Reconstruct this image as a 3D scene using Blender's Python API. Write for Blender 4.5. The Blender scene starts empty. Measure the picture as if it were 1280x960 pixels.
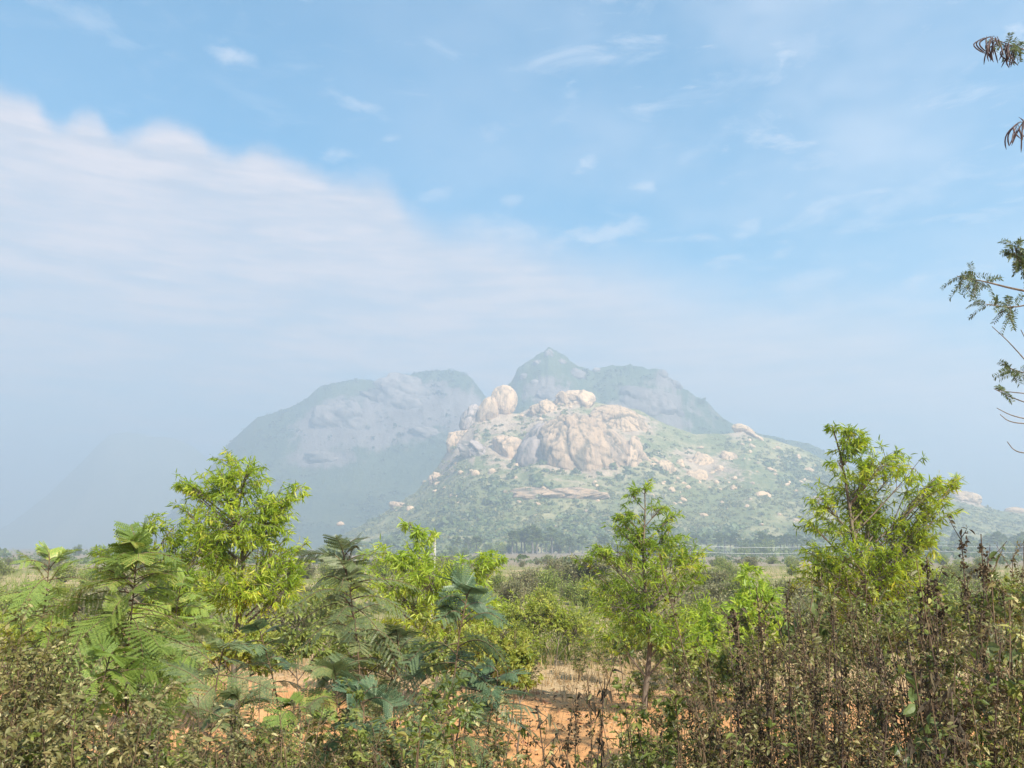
import bpy, bmesh, math, random
import numpy as np
from mathutils import Vector

R = math.radians
scene = bpy.context.scene
COL = scene.collection

# ---------------------------------------------------------------- camera
EYE = 2.4
PITCH = math.atan(203.0 / 1066.7)
FPX = 1066.7                                    # focal length in photo pixels (1280 wide)
cam_d = bpy.data.cameras.new('camera')
cam_d.sensor_width = 36.0
cam_d.lens = 30.0
cam_d.clip_start = 0.05
cam_d.clip_end = 9000.0
cam = bpy.data.objects.new('camera', cam_d)
COL.objects.link(cam)
cam.location = (0, 0, EYE)
cam.rotation_euler = (math.pi / 2 + PITCH, 0, 0)
scene.camera = cam

# ---------------------------------------------------------------- light
SUN_EL, SUN_AZ = 41.0, 148.0                    # azimuth clockwise from +Y (view direction): right and behind
sd = Vector((math.sin(R(SUN_AZ)) * math.cos(R(SUN_EL)), math.cos(R(SUN_AZ)) * math.cos(R(SUN_EL)), math.sin(R(SUN_EL))))
sun_d = bpy.data.lights.new('sun', 'SUN')
sun_d.energy = 5.0
sun_d.angle = R(0.5)
sun_d.color = (1.0, 0.93, 0.80)
sun = bpy.data.objects.new('sun', sun_d)
COL.objects.link(sun)
sun.rotation_euler = (-sd).to_track_quat('-Z', 'Y').to_euler()

SKY_STRENGTH = 0.064
scene.view_settings.view_transform = 'Standard'
scene.view_settings.look = 'None'
scene.view_settings.gamma = 1.0
scene.view_settings.exposure = 1.6
scene.view_settings.use_curve_mapping = False

HAZE_DENSITY = 0.00126
HAZE_COLOR = (0.54, 0.655, 0.80)
HAZE_TOP = 285.0

cy = scene.cycles
cy.max_bounces = 6
cy.diffuse_bounces = 3
cy.glossy_bounces = 2
cy.transmission_bounces = 4
cy.transparent_max_bounces = 6
cy.volume_bounces = 1
cy.use_denoising = True
cy.caustics_reflective = False
cy.caustics_refractive = False

# ---------------------------------------------------------------- picture -> place
CP, SP = math.cos(PITCH), math.sin(PITCH)
def ray(px, py):
    u = (np.asarray(px, float) - 640) / FPX
    v = (480 - np.asarray(py, float)) / FPX
    return np.stack([u, CP - v * SP, SP + v * CP], -1)
def P(px, py, Y):
    d = ray(px, py)
    t = Y / d[..., 1]
    return d * t[..., None] + np.array([0, 0, EYE]) if d.ndim > 1 else d * t + np.array([0, 0, EYE])
def azel(px, py):
    d = ray(px, py)
    n = d / np.linalg.norm(d)
    return math.atan2(n[0], n[1]), math.asin(n[2])

# ---------------------------------------------------------------- node helper
class S:
    """a socket with arithmetic"""
    def __init__(self, tree, sock): self.t, self.s = tree, sock
    def _op(self, op, *a, clamp=False):
        n = self.t.nodes.new('ShaderNodeMath'); n.operation = op; n.use_clamp = clamp
        for i, x in enumerate((self,) + a):
            if isinstance(x, S): self.t.links.new(x.s, n.inputs[i])
            else: n.inputs[i].default_value = x
        return S(self.t, n.outputs[0])
    def __add__(self, o): return self._op('ADD', o)
    def __sub__(self, o): return self._op('SUBTRACT', o)
    def __mul__(self, o): return self._op('MULTIPLY', o)
    def __truediv__(self, o): return self._op('DIVIDE', o)
    def __rsub__(self, o): return self._op('MULTIPLY', -1.0)._op('ADD', o)
    def clamp(self): return self._op('ADD', 0.0, clamp=True)
    def step(self, a, b):
        n = self.t.nodes.new('ShaderNodeMapRange'); n.interpolation_type = 'SMOOTHSTEP'
        self.t.links.new(self.s, n.inputs[0])
        for i, x in ((1, a), (2, b)):
            if isinstance(x, S): self.t.links.new(x.s, n.inputs[i])
            else: n.inputs[i].default_value = x
        n.inputs[3].default_value = 0.0; n.inputs[4].default_value = 1.0
        return S(self.t, n.outputs[0])
def nvec(t, x, y, z):
    n = t.nodes.new('ShaderNodeCombineXYZ')
    for i, q in enumerate((x, y, z)):
        if isinstance(q, S): t.links.new(q.s, n.inputs[i])
        else: n.inputs[i].default_value = q
    return n.outputs[0]
def nnoise(t, vec, scale, detail=4.0, rough=0.55, dist=0.0):
    n = t.nodes.new('ShaderNodeTexNoise')
    if vec is not None: t.links.new(vec, n.inputs['Vector'])
    n.inputs['Scale'].default_value = scale; n.inputs['Detail'].default_value = detail
    n.inputs['Roughness'].default_value = rough; n.inputs['Distortion'].default_value = dist
    return S(t, n.outputs[0])
def nmix(t, fac, a, b):
    n = t.nodes.new('ShaderNodeMix'); n.data_type = 'RGBA'
    for i, q in ((0, fac), (6, a), (7, b)):
        if isinstance(q, S): t.links.new(q.s, n.inputs[i])
        elif hasattr(q, 'links'): t.links.new(q, n.inputs[i])
        elif i == 0: n.inputs[0].default_value = q
        else: n.inputs[i].default_value = tuple(q) + (1.0,)
    return n.outputs[2]
def nsep(t, vec):
    n = t.nodes.new('ShaderNodeSeparateXYZ'); t.links.new(vec, n.inputs[0])
    return [S(t, o) for o in n.outputs]
def nmap(t, vec, scale=(1, 1, 1), rot=(0, 0, 0)):
    n = t.nodes.new('ShaderNodeMapping'); t.links.new(vec, n.inputs[0])
    n.inputs['Scale'].default_value = scale; n.inputs['Rotation'].default_value = rot
    return n.outputs[0]

# ---------------------------------------------------------------- sky with clouds
world = bpy.data.worlds.new('World')
scene.world = world
world.use_nodes = True
wt = world.node_tree
wt.nodes.clear()
sky = wt.nodes.new('ShaderNodeTexSky')
sky.sky_type = 'NISHITA'
sky.sun_disc = False
sky.sun_elevation = R(SUN_EL)
sky.sun_rotation = R(SUN_AZ)
sky.altitude = 300
sky.air_density = 1.3
sky.dust_density = 0.2
sky.ozone_density = 1.6
wc = wt.nodes.new('ShaderNodeTexCoord')
dx, dy, dz = nsep(wt, wc.outputs['Generated'])
az = dx._op('ARCTAN2', dy)
el = dz._op('ARCSINE')
flat = nvec(wt, az, el, 0.0)
edge_px = [(-160, 75), (0, 112), (42, 122), (72, 150), (115, 141), (150, 166), (195, 152), (240, 160), (275, 184),
           (330, 182), (385, 208), (430, 224), (475, 222), (508, 256), (545, 280), (600, 282), (650, 292), (720, 312),
           (800, 332), (880, 362), (960, 366), (1060, 362), (1160, 382), (1280, 410), (1440, 430)]
pts = [azel(*p) for p in edge_px]
AZ0, AZ1 = pts[0][0], pts[-1][0]
fc = wt.nodes.new('ShaderNodeFloatCurve')
cv = fc.mapping.curves[0]
cur = [((a - AZ0) / (AZ1 - AZ0), e) for a, e in pts]
cv.points[0].location = cur[0]
cv.points[1].location = cur[-1]
for c in cur[1:-1]:
    cv.points.new(*c)
fc.mapping.update()
azn = ((az - AZ0) * (1.0 / (AZ1 - AZ0))).clamp()
wt.links.new(azn.s, fc.inputs['Value'])
edge = S(wt, fc.outputs[0])
billow = nnoise(wt, flat, 26.0, 7.0, 0.62) - 0.5
coarse = nnoise(wt, flat, 7.0, 3.0, 0.5) - 0.5
soft = azn.step(0.25, 0.75) * 0.06 + 0.019
fine_b = nnoise(wt, flat, 75.0, 6.0, 0.65) - 0.5
bank_d = edge - el + billow * 0.024 + coarse * 0.02 + fine_b * 0.009
bank = bank_d.step(soft * -0.5, soft)
streak = nnoise(wt, nmap(wt, flat, (1.0, 5.0, 1.0), (0, 0, R(-7))), 6.0, 6.0, 0.6)
streak2 = nnoise(wt, nmap(wt, flat, (1.0, 9.0, 1.0), (0, 0, R(-4))), 11.0, 8.0, 0.65, 0.3)
bank_tex = (streak * .6 + streak2 * .4).step(0.36, 0.64)
# wisps: long soft streaks climbing to the right
wv = nmap(wt, flat, (1.0, 3.2, 1.0), (0, 0, R(26)))
wisp = nnoise(wt, wv, 8.0, 9.0, 0.66, 0.6).step(0.47, 0.80)
wisp = wisp._op('MAXIMUM', nnoise(wt, nmap(wt, flat, (1.0, 4.5, 1.0), (0, 0, R(17))), 17.0, 9.0, 0.68, 0.5).step(0.53, 0.82) * .8)
veil = nnoise(wt, nmap(wt, flat, (1.0, 2.0, 1.0), (0, 0, R(20))), 3.0, 4.0, 0.55).step(0.36, 0.72)
rightward = az.step(-0.35, 0.45)
veil = veil * (rightward * 0.42 + 0.06)
wisp = wisp * (rightward * 0.46 + 0.26)
extra = veil._op('MAXIMUM', wisp)
# a handful of small bright puffs
puff_n = nnoise(wt, nmap(wt, flat, (1.0, 2.2, 1.0), (0, 0, R(16))), 22.0, 8.0, 0.68, 0.3) - 0.5
for (px, py, rx, ry, ang, amt) in [(290, 70, 34, 12, -14, .55), (448, 130, 50, 10, -12, .4), (428, 193, 30, 9, 6, .45), (488, 173, 16, 6, 4, .35),
                                   (728, 207, 24, 12, 14, .55), (805, 234, 26, 12, -4, .5), (545, 240, 30, 22, 20, .35), (715, 118, 18, 14, -35, .3),
                                   (934, 283, 24, 13, 12, .6), (755, 292, 75, 16, 8, .65), (640, 286, 60, 18, -4, .5), (985, 246, 14, 7, 20, .35),
                                   (1035, 195, 60, 18, 12, .4), (1150, 232, 110, 28, 10, .35), (610, 170, 34, 18, 24, .3), (700, 150, 60, 14, 30, .22),
                                   (870, 190, 90, 16, 22, .25), (640, 250, 18, 9, 0, .35), (975, 316, 20, 8, 18, .4), (100, 22, 70, 16, -12, .3),
                                   (1010, 350, 120, 14, 8, .45), (1150, 380, 140, 16, -10, .4), (930, 398, 30, 6, 0, .35), (1000, 60, 120, 30, 14, .3)]:
    a, e = azel(px, py)
    ca, sa = math.cos(R(ang)), math.sin(R(ang))
    da, de = az - a, el - e
    pu = (da * ca + de * sa) * (FPX / rx)
    pv = (de * ca - da * sa) * (FPX / ry)
    r = (pu * pu + pv * pv)._op('SQRT') + puff_n * 3.4
    extra = extra._op('MAXIMUM', (1.0 - r).step(-0.3, 1.3) * amt)
cloud_col = nmix(wt, bank_tex, (4.5, 4.0, 3.95), (5.6, 4.8, 4.65))
tint = wt.nodes.new('ShaderNodeMix'); tint.data_type = 'RGBA'; tint.blend_type = 'MULTIPLY'; tint.inputs[0].default_value = 1.0
wt.links.new(sky.outputs[0], tint.inputs[6]); tint.inputs[7].default_value = (.01, .75, .97, 1)
c1 = nmix(wt, extra, tint.outputs[2], (5.0, 5.1, 5.5))
c2 = nmix(wt, bank * (bank_tex * .22 + .70), c1, cloud_col)
bg = wt.nodes.new('ShaderNodeBackground')
bg.inputs['Strength'].default_value = SKY_STRENGTH
wt.links.new(c2, bg.inputs['Color'])
wo = wt.nodes.new('ShaderNodeOutputWorld')
wt.links.new(bg.outputs[0], wo.inputs[0])

# ---------------------------------------------------------------- numpy noise
def _hash(i, j, k, seed):
    h = (i.astype(np.int64) * 374761393 + j.astype(np.int64) * 668265263 + k.astype(np.int64) * 2147483647 + seed * 1274126177) & 0xffffffff
    h = ((h ^ (h >> 13)) * 1274126177) & 0xffffffff
    h = ((h ^ (h >> 16)) * 2246822519) & 0xffffffff
    return ((h ^ (h >> 15)) & 0xffff) / 32767.5 - 1.0
def vnoise(p, seed=0):
    p = np.asarray(p, float)
    f = np.floor(p); w = p - f; f = f.astype(np.int64)
    w = w * w * w * (w * (w * 6 - 15) + 10)
    out = 0
    for a in (0, 1):
        for b in (0, 1):
            for c in (0, 1):
                ww = (w[..., 0] if a else 1 - w[..., 0]) * (w[..., 1] if b else 1 - w[..., 1]) * (w[..., 2] if c else 1 - w[..., 2])
                out = out + ww * _hash(f[..., 0] + a, f[..., 1] + b, f[..., 2] + c, seed)
    return out
def fbm(p, oct=5, lac=2.03, gain=0.5, seed=0, ridged=False):
    p = np.asarray(p, float); s = 0; amp = 1.0; tot = 0
    for o in range(oct):
        n = vnoise(p, seed + o * 17)
        if ridged: n = 1 - 2 * np.abs(n)
        s = s + amp * n; tot += amp; amp *= gain; p = p * lac + 3.7
    return s / tot
def sstep(a, b, x):
    t = np.clip((x - a) / (b - a), 0, 1)
    return t * t * (3 - 2 * t)

# ---------------------------------------------------------------- mesh helper
class Geo:
    def __init__(self): self.v, self.f, self.c, self.n = [], [], [], 0
    def add(self, v, faces, tone=.5):
        v = np.asarray(v, np.float32).reshape(-1, 3)
        faces = np.asarray(faces, np.int64)
        self.v.append(v); self.f.append(faces + self.n); self.n += len(v)
        self.c.append(np.broadcast_to(np.asarray(tone, np.float32), (len(v),)))
    def inst(self, tv, tf, pos, frame, scale, tone=.5):
        """copies of a template: pos (N,3), frame (N,3,3) columns = axes, scale (N,) or (N,3)"""
        N = len(pos)
        if N == 0: return
        scale = np.asarray(scale, float)
        if scale.ndim == 1: scale = np.repeat(scale[:, None], 3, 1)
        v = np.einsum('nij,nkj->nki', frame, tv[None] * scale[:, None, :]) + pos[:, None, :]
        f = tf[None] + (np.arange(N) * len(tv))[:, None, None]
        tone = np.repeat(np.broadcast_to(np.asarray(tone, np.float32), (N,)), len(tv))
        self.add(v.reshape(-1, 3), f.reshape(-1, tf.shape[1]), tone)
    def mesh(self, name, mat, smooth=False):
        me = bpy.data.meshes.new(name)
        v = np.concatenate(self.v) if self.v else np.zeros((0, 3), np.float32)
        loops, sizes = [], []
        for f in self.f:
            loops.append(f.reshape(-1)); sizes.append(np.full(len(f), f.shape[1]))
        L = np.concatenate(loops).astype(np.int32); s = np.concatenate(sizes).astype(np.int32)
        me.vertices.add(len(v)); me.vertices.foreach_set('co', v.astype(np.float32).ravel())
        me.loops.add(len(L)); me.loops.foreach_set('vertex_index', L)
        me.polygons.add(len(s))
        st = np.zeros(len(s), np.int32); st[1:] = np.cumsum(s)[:-1]
        me.polygons.foreach_set('loop_start', st)
        try: me.polygons.foreach_set('loop_total', s)
        except Exception: pass
        me.polygons.foreach_set('use_smooth', np.full(len(s), smooth))
        at = me.attributes.new('tone', 'FLOAT', 'POINT'); at.data.foreach_set('value', np.concatenate(self.c).astype(np.float32))
        me.materials.append(mat)
        me.update(calc_edges=True); me.validate()
        return me
    def build(self, name, mat, parent=None, smooth=False):
        o = bpy.data.objects.new(name, self.mesh(name, mat, smooth))
        COL.objects.link(o)
        if parent is not None: o.parent = parent
        return o
def tag(o, label=None, cat=None, group=None, kind=None):
    if label: o['label'] = label
    if cat: o['category'] = cat
    if group: o['group'] = group
    if kind: o['kind'] = kind
    return o
def thing(name, label, cat, loc=(0, 0, 0), group=None, rz=0.0, s=1.0):
    o = bpy.data.objects.new(name, None); COL.objects.link(o)
    o.location = loc; o.rotation_euler = (0, 0, rz); o.scale = (s, s, s)
    o.empty_display_size = 0.2
    return tag(o, label, cat, group)
def dup(root, label, group=None, loc=None, rz=0.0, s=1.0, tilt=(0, 0)):
    r = root.copy(); COL.objects.link(r)
    if loc is not None: r.location = loc
    r.rotation_euler = (tilt[0], tilt[1], rz); r.scale = (s, s, s) if np.isscalar(s) else s
    r['label'] = label
    if group: r['group'] = group
    for ch in list(root.children):
        c = ch.copy(); COL.objects.link(c); c.parent = r
    return r
class Stock:
    """one kind of plant in several forms: the first use of a form is the form itself, later ones are copies"""
    def __init__(self, makers): self.makers, self.made = makers, {}
    def put(self, i, label, group, loc, rz, s, tilt=(0, 0)):
        i = i % len(self.makers)
        if i not in self.made:
            r = self.makers[i](); self.made[i] = r
            r.location = loc; r.rotation_euler = (tilt[0], tilt[1], rz); r.scale = (s, s, s) if np.isscalar(s) else s
            tag(r, label, None, group)
            return r
        return dup(self.made[i], label, group, loc, rz, s, tilt)

def norm(a): return a / np.maximum(np.linalg.norm(a, axis=-1, keepdims=True), 1e-9)
def frames(d, rng, up=None, roll=1.0):
    """x axis along d, y axis across (mostly horizontal, rolled at random)"""
    d = norm(d); N = len(d)
    ref = np.tile(np.array([0, 0, 1.0]), (N, 1)) + rng.normal(0, 0.25 + roll, (N, 3))
    y = norm(np.cross(ref, d)); z = np.cross(d, y)
    return np.stack([d, y, z], -1)
def tube(g, pts, r, sides=5):
    pts = np.asarray(pts, float); n = len(pts)
    r = np.broadcast_to(np.asarray(r, float), (n,))
    t = norm(np.gradient(pts, axis=0))
    ref = np.array([0.31, 0.95, 0.05])
    a = norm(np.cross(t, ref)); b = np.cross(t, a)
    th = np.arange(sides) * 2 * math.pi / sides
    v = pts[:, None] + r[:, None, None] * (np.cos(th)[None, :, None] * a[:, None] + np.sin(th)[None, :, None] * b[:, None])
    i = np.arange(n - 1)[:, None] * sides; j = np.arange(sides)[None]; k = (np.arange(sides) + 1)[None] % sides
    f = np.stack([i + j, i + k, i + sides + k, i + sides + j], -1).reshape(-1, 4)
    g.add(v.reshape(-1, 3), f)
def tubes(g, paths, r0, r1, sides=3):
    """many equal-length paths (N,M,3)"""
    paths = np.asarray(paths, float); N, M, _ = paths.shape
    t = norm(np.gradient(paths, axis=1))
    a = norm(np.cross(t, np.array([0.31, 0.95, 0.05]))); b = np.cross(t, a)
    r0 = np.broadcast_to(np.asarray(r0, float), (N,)); r1 = np.broadcast_to(np.asarray(r1, float), (N,))
    w = np.linspace(0, 1, M)
    r = r0[:, None] * (1 - w) + r1[:, None] * w
    th = np.arange(sides) * 2 * math.pi / sides
    v = paths[:, :, None] + r[..., None, None] * (np.cos(th)[:, None] * a[:, :, None] + np.sin(th)[:, None] * b[:, :, None])
    i = np.arange(M - 1)[:, None] * sides; j = np.arange(sides)[None]; k = (np.arange(sides) + 1)[None] % sides
    f = np.stack([i + j, i + k, i + sides + k, i + sides + j], -1).reshape(-1, 4)
    f = f[None] + (np.arange(N) * M * sides)[:, None, None]
    g.add(v.reshape(-1, 3), f.reshape(-1, 4))

# leaf templates: x along the leaf (unit length), y across, z out of the blade
def strip_leaf(widths, bend=0.0, droop=0.0, fold=0.0):
    n = len(widths); x = np.linspace(0, 1, n); w = np.asarray(widths)
    cyy = bend * (x ** 2); cz = -droop * x ** 2
    if fold:
        v = np.stack([np.stack([x, cyy - w, cz + fold * w], -1), np.stack([x, cyy, cz], -1), np.stack([x, cyy + w, cz + fold * w], -1)], 1).reshape(-1, 3)
        f = []
        for i in range(n - 1):
            b = i * 3; f += [[b, b + 1, b + 4, b + 3], [b + 1, b + 2, b + 5, b + 4]]
    else:
        v = np.stack([np.stack([x, cyy - w, cz], -1), np.stack([x, cyy + w, cz], -1)], 1).reshape(-1, 3)
        f = [[2 * i, 2 * i + 1, 2 * i + 3, 2 * i + 2] for i in range(n - 1)]
    return v, np.array(f)
SICKLE = strip_leaf([.02, .075, .085, .055, .006], bend=.22, droop=.16)
OVATE = strip_leaf([.03, .21, .19, .02], droop=.3, fold=.35)
BROAD = strip_leaf([.02, .2, .27, .2, .015], droop=.4, fold=.3)
CURL = strip_leaf([.05, .22, .2, .16, .03], droop=1.1, fold=.9)
SCRAP = strip_leaf([.3, .5, .32], droop=.3)

# ---------------------------------------------------------------- materials
def new_mat(name):
    m = bpy.data.materials.new(name); m.use_nodes = True
    t = m.node_tree; t.nodes.clear()
    out = t.nodes.new('ShaderNodeOutputMaterial')
    return m, t, out
def principled(t, rough=0.7, spec=0.3):
    b = t.nodes.new('ShaderNodeBsdfPrincipled')
    b.inputs['Roughness'].default_value = rough
    b.inputs['Specular IOR Level'].default_value = spec
    return b
def leaf_mat(name, stops, trans=0.4, rough=0.45, spec=0.33, objvar=0.25):
    m, t, out = new_mat(name)
    ge = t.nodes.new('ShaderNodeNewGeometry')
    oi = t.nodes.new('ShaderNodeObjectInfo')
    ramp = t.nodes.new('ShaderNodeValToRGB')
    el_ = ramp.color_ramp.elements
    el_[0].position = stops[0][0]; el_[0].color = stops[0][1] + (1,)
    el_[1].position = stops[-1][0]; el_[1].color = stops[-1][1] + (1,)
    for p, c in stops[1:-1]:
        e = el_.new(p); e.color = c + (1,)
    an = t.nodes.new('ShaderNodeAttribute'); an.attribute_name = 'tone'
    fac = (S(t, ge.outputs['Random Per Island']) * .62 + S(t, an.outputs['Fac']) * .76 - .19).clamp()
    t.links.new(fac.s, ramp.inputs[0])
    hs = t.nodes.new('ShaderNodeHueSaturation')
    v = S(t, oi.outputs['Random']) * objvar + (1.0 - objvar / 2)
    t.links.new(v.s, hs.inputs['Value'])
    t.links.new(ramp.outputs[0], hs.inputs['Color'])
    b = principled(t, rough, spec)
    t.links.new(hs.outputs[0], b.inputs['Base Color'])
    tr = t.nodes.new('ShaderNodeBsdfTranslucent')
    hs2 = t.nodes.new('ShaderNodeHueSaturation')
    hs2.inputs['Hue'].default_value = 0.485
    hs2.inputs['Saturation'].default_value = 1.1
    hs2.inputs['Value'].default_value = 1.85
    t.links.new(hs.outputs[0], hs2.inputs['Color'])
    t.links.new(hs2.outputs[0], tr.inputs['Color'])
    mx = t.nodes.new('ShaderNodeMixShader'); mx.inputs[0].default_value = trans
    t.links.new(b.outputs[0], mx.inputs[1]); t.links.new(tr.outputs[0], mx.inputs[2])
    t.links.new(mx.outputs[0], out.inputs[0])
    return m
def bark_mat(name, a, b_, scale=30.0, stretch=0.2):
    m, t, out = new_mat(name)
    tc = t.nodes.new('ShaderNodeTexCoord')
    n = nnoise(t, nmap(t, tc.outputs['Object'], (1, 1, stretch)), scale, 5.0, 0.6).step(.3, .7)
    b = principled(t, 0.85, 0.2)
    t.links.new(nmix(t, n, a, b_), b.inputs['Base Color'])
    t.links.new(b.outputs[0], out.inputs[0])
    return m

M = {}
M['acacia'] = leaf_mat('acacia_leaf', [(0, (.12, .19, .02)), (.4, (.19, .27, .025)), (.75, (.30, .38, .04)), (.96, (.40, .46, .06)), (1, (.46, .44, .07))], .5)
M['acacia_dark'] = leaf_mat('acacia_leaf_deep', [(0, (.10, .17, .02)), (.5, (.185, .27, .028)), (.95, (.32, .40, .045)), (1, (.42, .42, .07))], .5)
M['acacia_pale'] = leaf_mat('acacia_leaf_yellow', [(0, (.18, .27, .03)), (.5, (.28, .38, .045)), (1, (.42, .47, .07))], .45)
M['feather'] = leaf_mat('feather_leaf', [(0, (.12, .18, .04)), (.5, (.175, .245, .05)), (.92, (.24, .30, .065)), (1, (.36, .33, .09))], .35, spec=.4)
M['feather_grey'] = leaf_mat('feather_leaf_grey', [(0, (.09, .125, .055)), (.5, (.14, .175, .07)), (.92, (.20, .23, .09)), (1, (.27, .26, .10))], .3, spec=.5)
M['feather_blue'] = leaf_mat('feather_leaf_blue', [(0, (.07, .12, .062)), (.5, (.11, .165, .082)), (1, (.15, .205, .1))], .3, spec=.5)
M['weed_leaf'] = leaf_mat('weed_leaf', [(0, (.06, .06, .018)), (.3, (.11, .108, .034)), (.6, (.17, .165, .06)), (.85, (.21, .185, .075)), (1, (.38, .34, .16))], .3)
M['weed_green'] = leaf_mat('weed_leaf_green', [(0, (.06, .085, .018)), (.4, (.12, .155, .03)), (.8, (.2, .225, .05)), (1, (.34, .32, .1))], .35)
M['weed_brown'] = leaf_mat('weed_leaf_brown', [(0, (.045, .044, .013)), (.35, (.085, .085, .022)), (.7, (.14, .142, .034)), (.9, (.19, .16, .06)), (1, (.38, .34, .15))], .3)
M['seed'] = leaf_mat('dry_seed', [(0, (.045, .034, .02)), (.6, (.095, .068, .038)), (1, (.2, .15, .085))], .1, .8, .1)
M['dry_leaf'] = leaf_mat('dry_leaf', [(0, (.045, .036, .026)), (.6, (.075, .06, .04)), (1, (.13, .11, .06))], .15, .8, .1)
M['broad'] = leaf_mat('broad_leaf', [(0, (.05, .075, .022)), (.6, (.09, .125, .035)), (1, (.16, .19, .07))], .3, spec=.4)
M['yellow_shrub'] = leaf_mat('yellow_shrub_leaf', [(0, (.15, .2, .03)), (.5, (.24, .28, .045)), (1, (.38, .37, .08))], .42)
M['scrub_grey'] = leaf_mat('scrub_leaf_grey', [(0, (.11, .115, .05)), (.5, (.165, .165, .075)), (1, (.24, .22, .10))], .25)
M['scrub_bright'] = leaf_mat('scrub_leaf_bright', [(0, (.15, .19, .03)), (.5, (.24, .29, .04)), (1, (.36, .37, .07))], .42)
M['scrub_green'] = leaf_mat('scrub_leaf_green', [(0, (.10, .14, .03)), (.5, (.17, .215, .045)), (1, (.28, .30, .07))], .32)
M['far_leaf'] = leaf_mat('far_leaf', [(0, (.075, .105, .036)), (.5, (.12, .155, .05)), (1, (.18, .21, .07))], .25)
M['hill_leaf'] = leaf_mat('hill_scrub_leaf', [(0, (.09, .11, .042)), (.45, (.16, .17, .06)), (.8, (.27, .245, .09)), (1, (.38, .32, .15))], .25)
M['forest_leaf'] = leaf_mat('hill_forest_leaf', [(0, (.03, .048, .025)), (.6, (.05, .07, .032)), (1, (.085, .1, .045))], .2)
M['grass'] = leaf_mat('dry_grass_blade', [(0, (.30, .22, .12)), (.5, (.42, .31, .17)), (.85, (.5, .38, .2)), (1, (.3, .3, .09))], .4)
M['litter'] = leaf_mat('leaf_litter', [(0, (.10, .06, .035)), (.5, (.18, .11, .06)), (1, (.3, .2, .11))], .1, .8, .1)
M['soil_stone'] = bark_mat('soil_stone', (.30, .14, .07), (.45, .25, .14), 20, 1)
M['pod'] = leaf_mat('dry_pod', [(0, (.05, .03, .03)), (1, (.1, .06, .055))], .1, .5, .3)
M['road_leaf'] = leaf_mat('roadside_leaf', [(0, (.05, .075, .03)), (.6, (.08, .11, .045)), (1, (.13, .15, .06))], .3)
M['bark'] = bark_mat('bark', (.10, .075, .055), (.2, .16, .12))
M['bark_grey'] = bark_mat('bark_grey', (.16, .14, .12), (.3, .27, .23))
M['stem'] = bark_mat('weed_stem', (.075, .05, .03), (.16, .11, .065))
M['stem_dark'] = bark_mat('weed_stem_dark', (.05, .035, .028), (.10, .07, .05))
M['stem_green'] = bark_mat('green_stem', (.10, .11, .05), (.17, .15, .08))
M['palm_trunk'] = bark_mat('palm_trunk', (.09, .08, .07), (.18, .16, .14), 2.0, 3.0)
M['concrete'] = bark_mat('concrete', (.30, .29, .27), (.44, .43, .41), 9.0, .5)
M['concrete_grey'] = bark_mat('concrete_grey', (.26, .26, .26), (.38, .38, .38), 9.0, .5)
M['wire'] = bark_mat('wire', (.35, .35, .36), (.5, .5, .5), 20.0, 1.0)

def rock_mat(name, a, b_, dark, scale, vein=0.55):
    m, t, out = new_mat(name)
    ge = t.nodes.new('ShaderNodeNewGeometry'); oi = t.nodes.new('ShaderNodeObjectInfo')
    pos = ge.outputs['Position']
    n1 = nnoise(t, pos, scale, 6.0, 0.6).step(.3, .7)
    st = nnoise(t, nmap(t, pos, (1, 1, .12), (0, R(14), 0)), scale * 3.6, 6.0, .65, .3).step(.47, .66)   # rain streaks down the stone
    sp = nnoise(t, pos, scale * 14, 4.0, .7).step(.35, .75)
    c = nmix(t, n1, a, b_)
    c = nmix(t, st * vein, c, dark)
    c = nmix(t, sp * 0.25, c, (b_[0] * 1.15, b_[1] * 1.12, b_[2] * 1.1))
    an = t.nodes.new('ShaderNodeAttribute'); an.attribute_name = 'tone'                # stone goes darker along the joints
    c = nmix(t, S(t, an.outputs['Fac']) * .95, c, (dark[0] * .55, dark[1] * .62, dark[2] * .5))
    hs = t.nodes.new('ShaderNodeHueSaturation'); t.links.new(c, hs.inputs['Color'])
    t.links.new((S(t, oi.outputs['Random']) * .25 + .87).s, hs.inputs['Value'])
    b = principled(t, .85, .2)
    t.links.new(hs.outputs[0], b.inputs['Base Color'])
    bp = t.nodes.new('ShaderNodeBump'); bp.inputs['Strength'].default_value = .9; bp.inputs['Distance'].default_value = 3.5
    nb = nnoise(t, nmap(t, pos, (1, 1, .4)), scale * 5, 8.0, .65)
    t.links.new(nb.s, bp.inputs['Height']); t.links.new(bp.outputs[0], b.inputs['Normal'])
    t.links.new(b.outputs[0], out.inputs[0])
    return m
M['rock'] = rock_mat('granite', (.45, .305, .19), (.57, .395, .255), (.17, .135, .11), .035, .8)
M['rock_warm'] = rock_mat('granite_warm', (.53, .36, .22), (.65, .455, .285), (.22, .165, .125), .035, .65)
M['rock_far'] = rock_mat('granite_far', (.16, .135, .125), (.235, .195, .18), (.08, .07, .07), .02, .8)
M['rock_grey'] = rock_mat('granite_grey', (.34, .27, .24), (.45, .36, .32), (.15, .125, .115), .025, .75)

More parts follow.
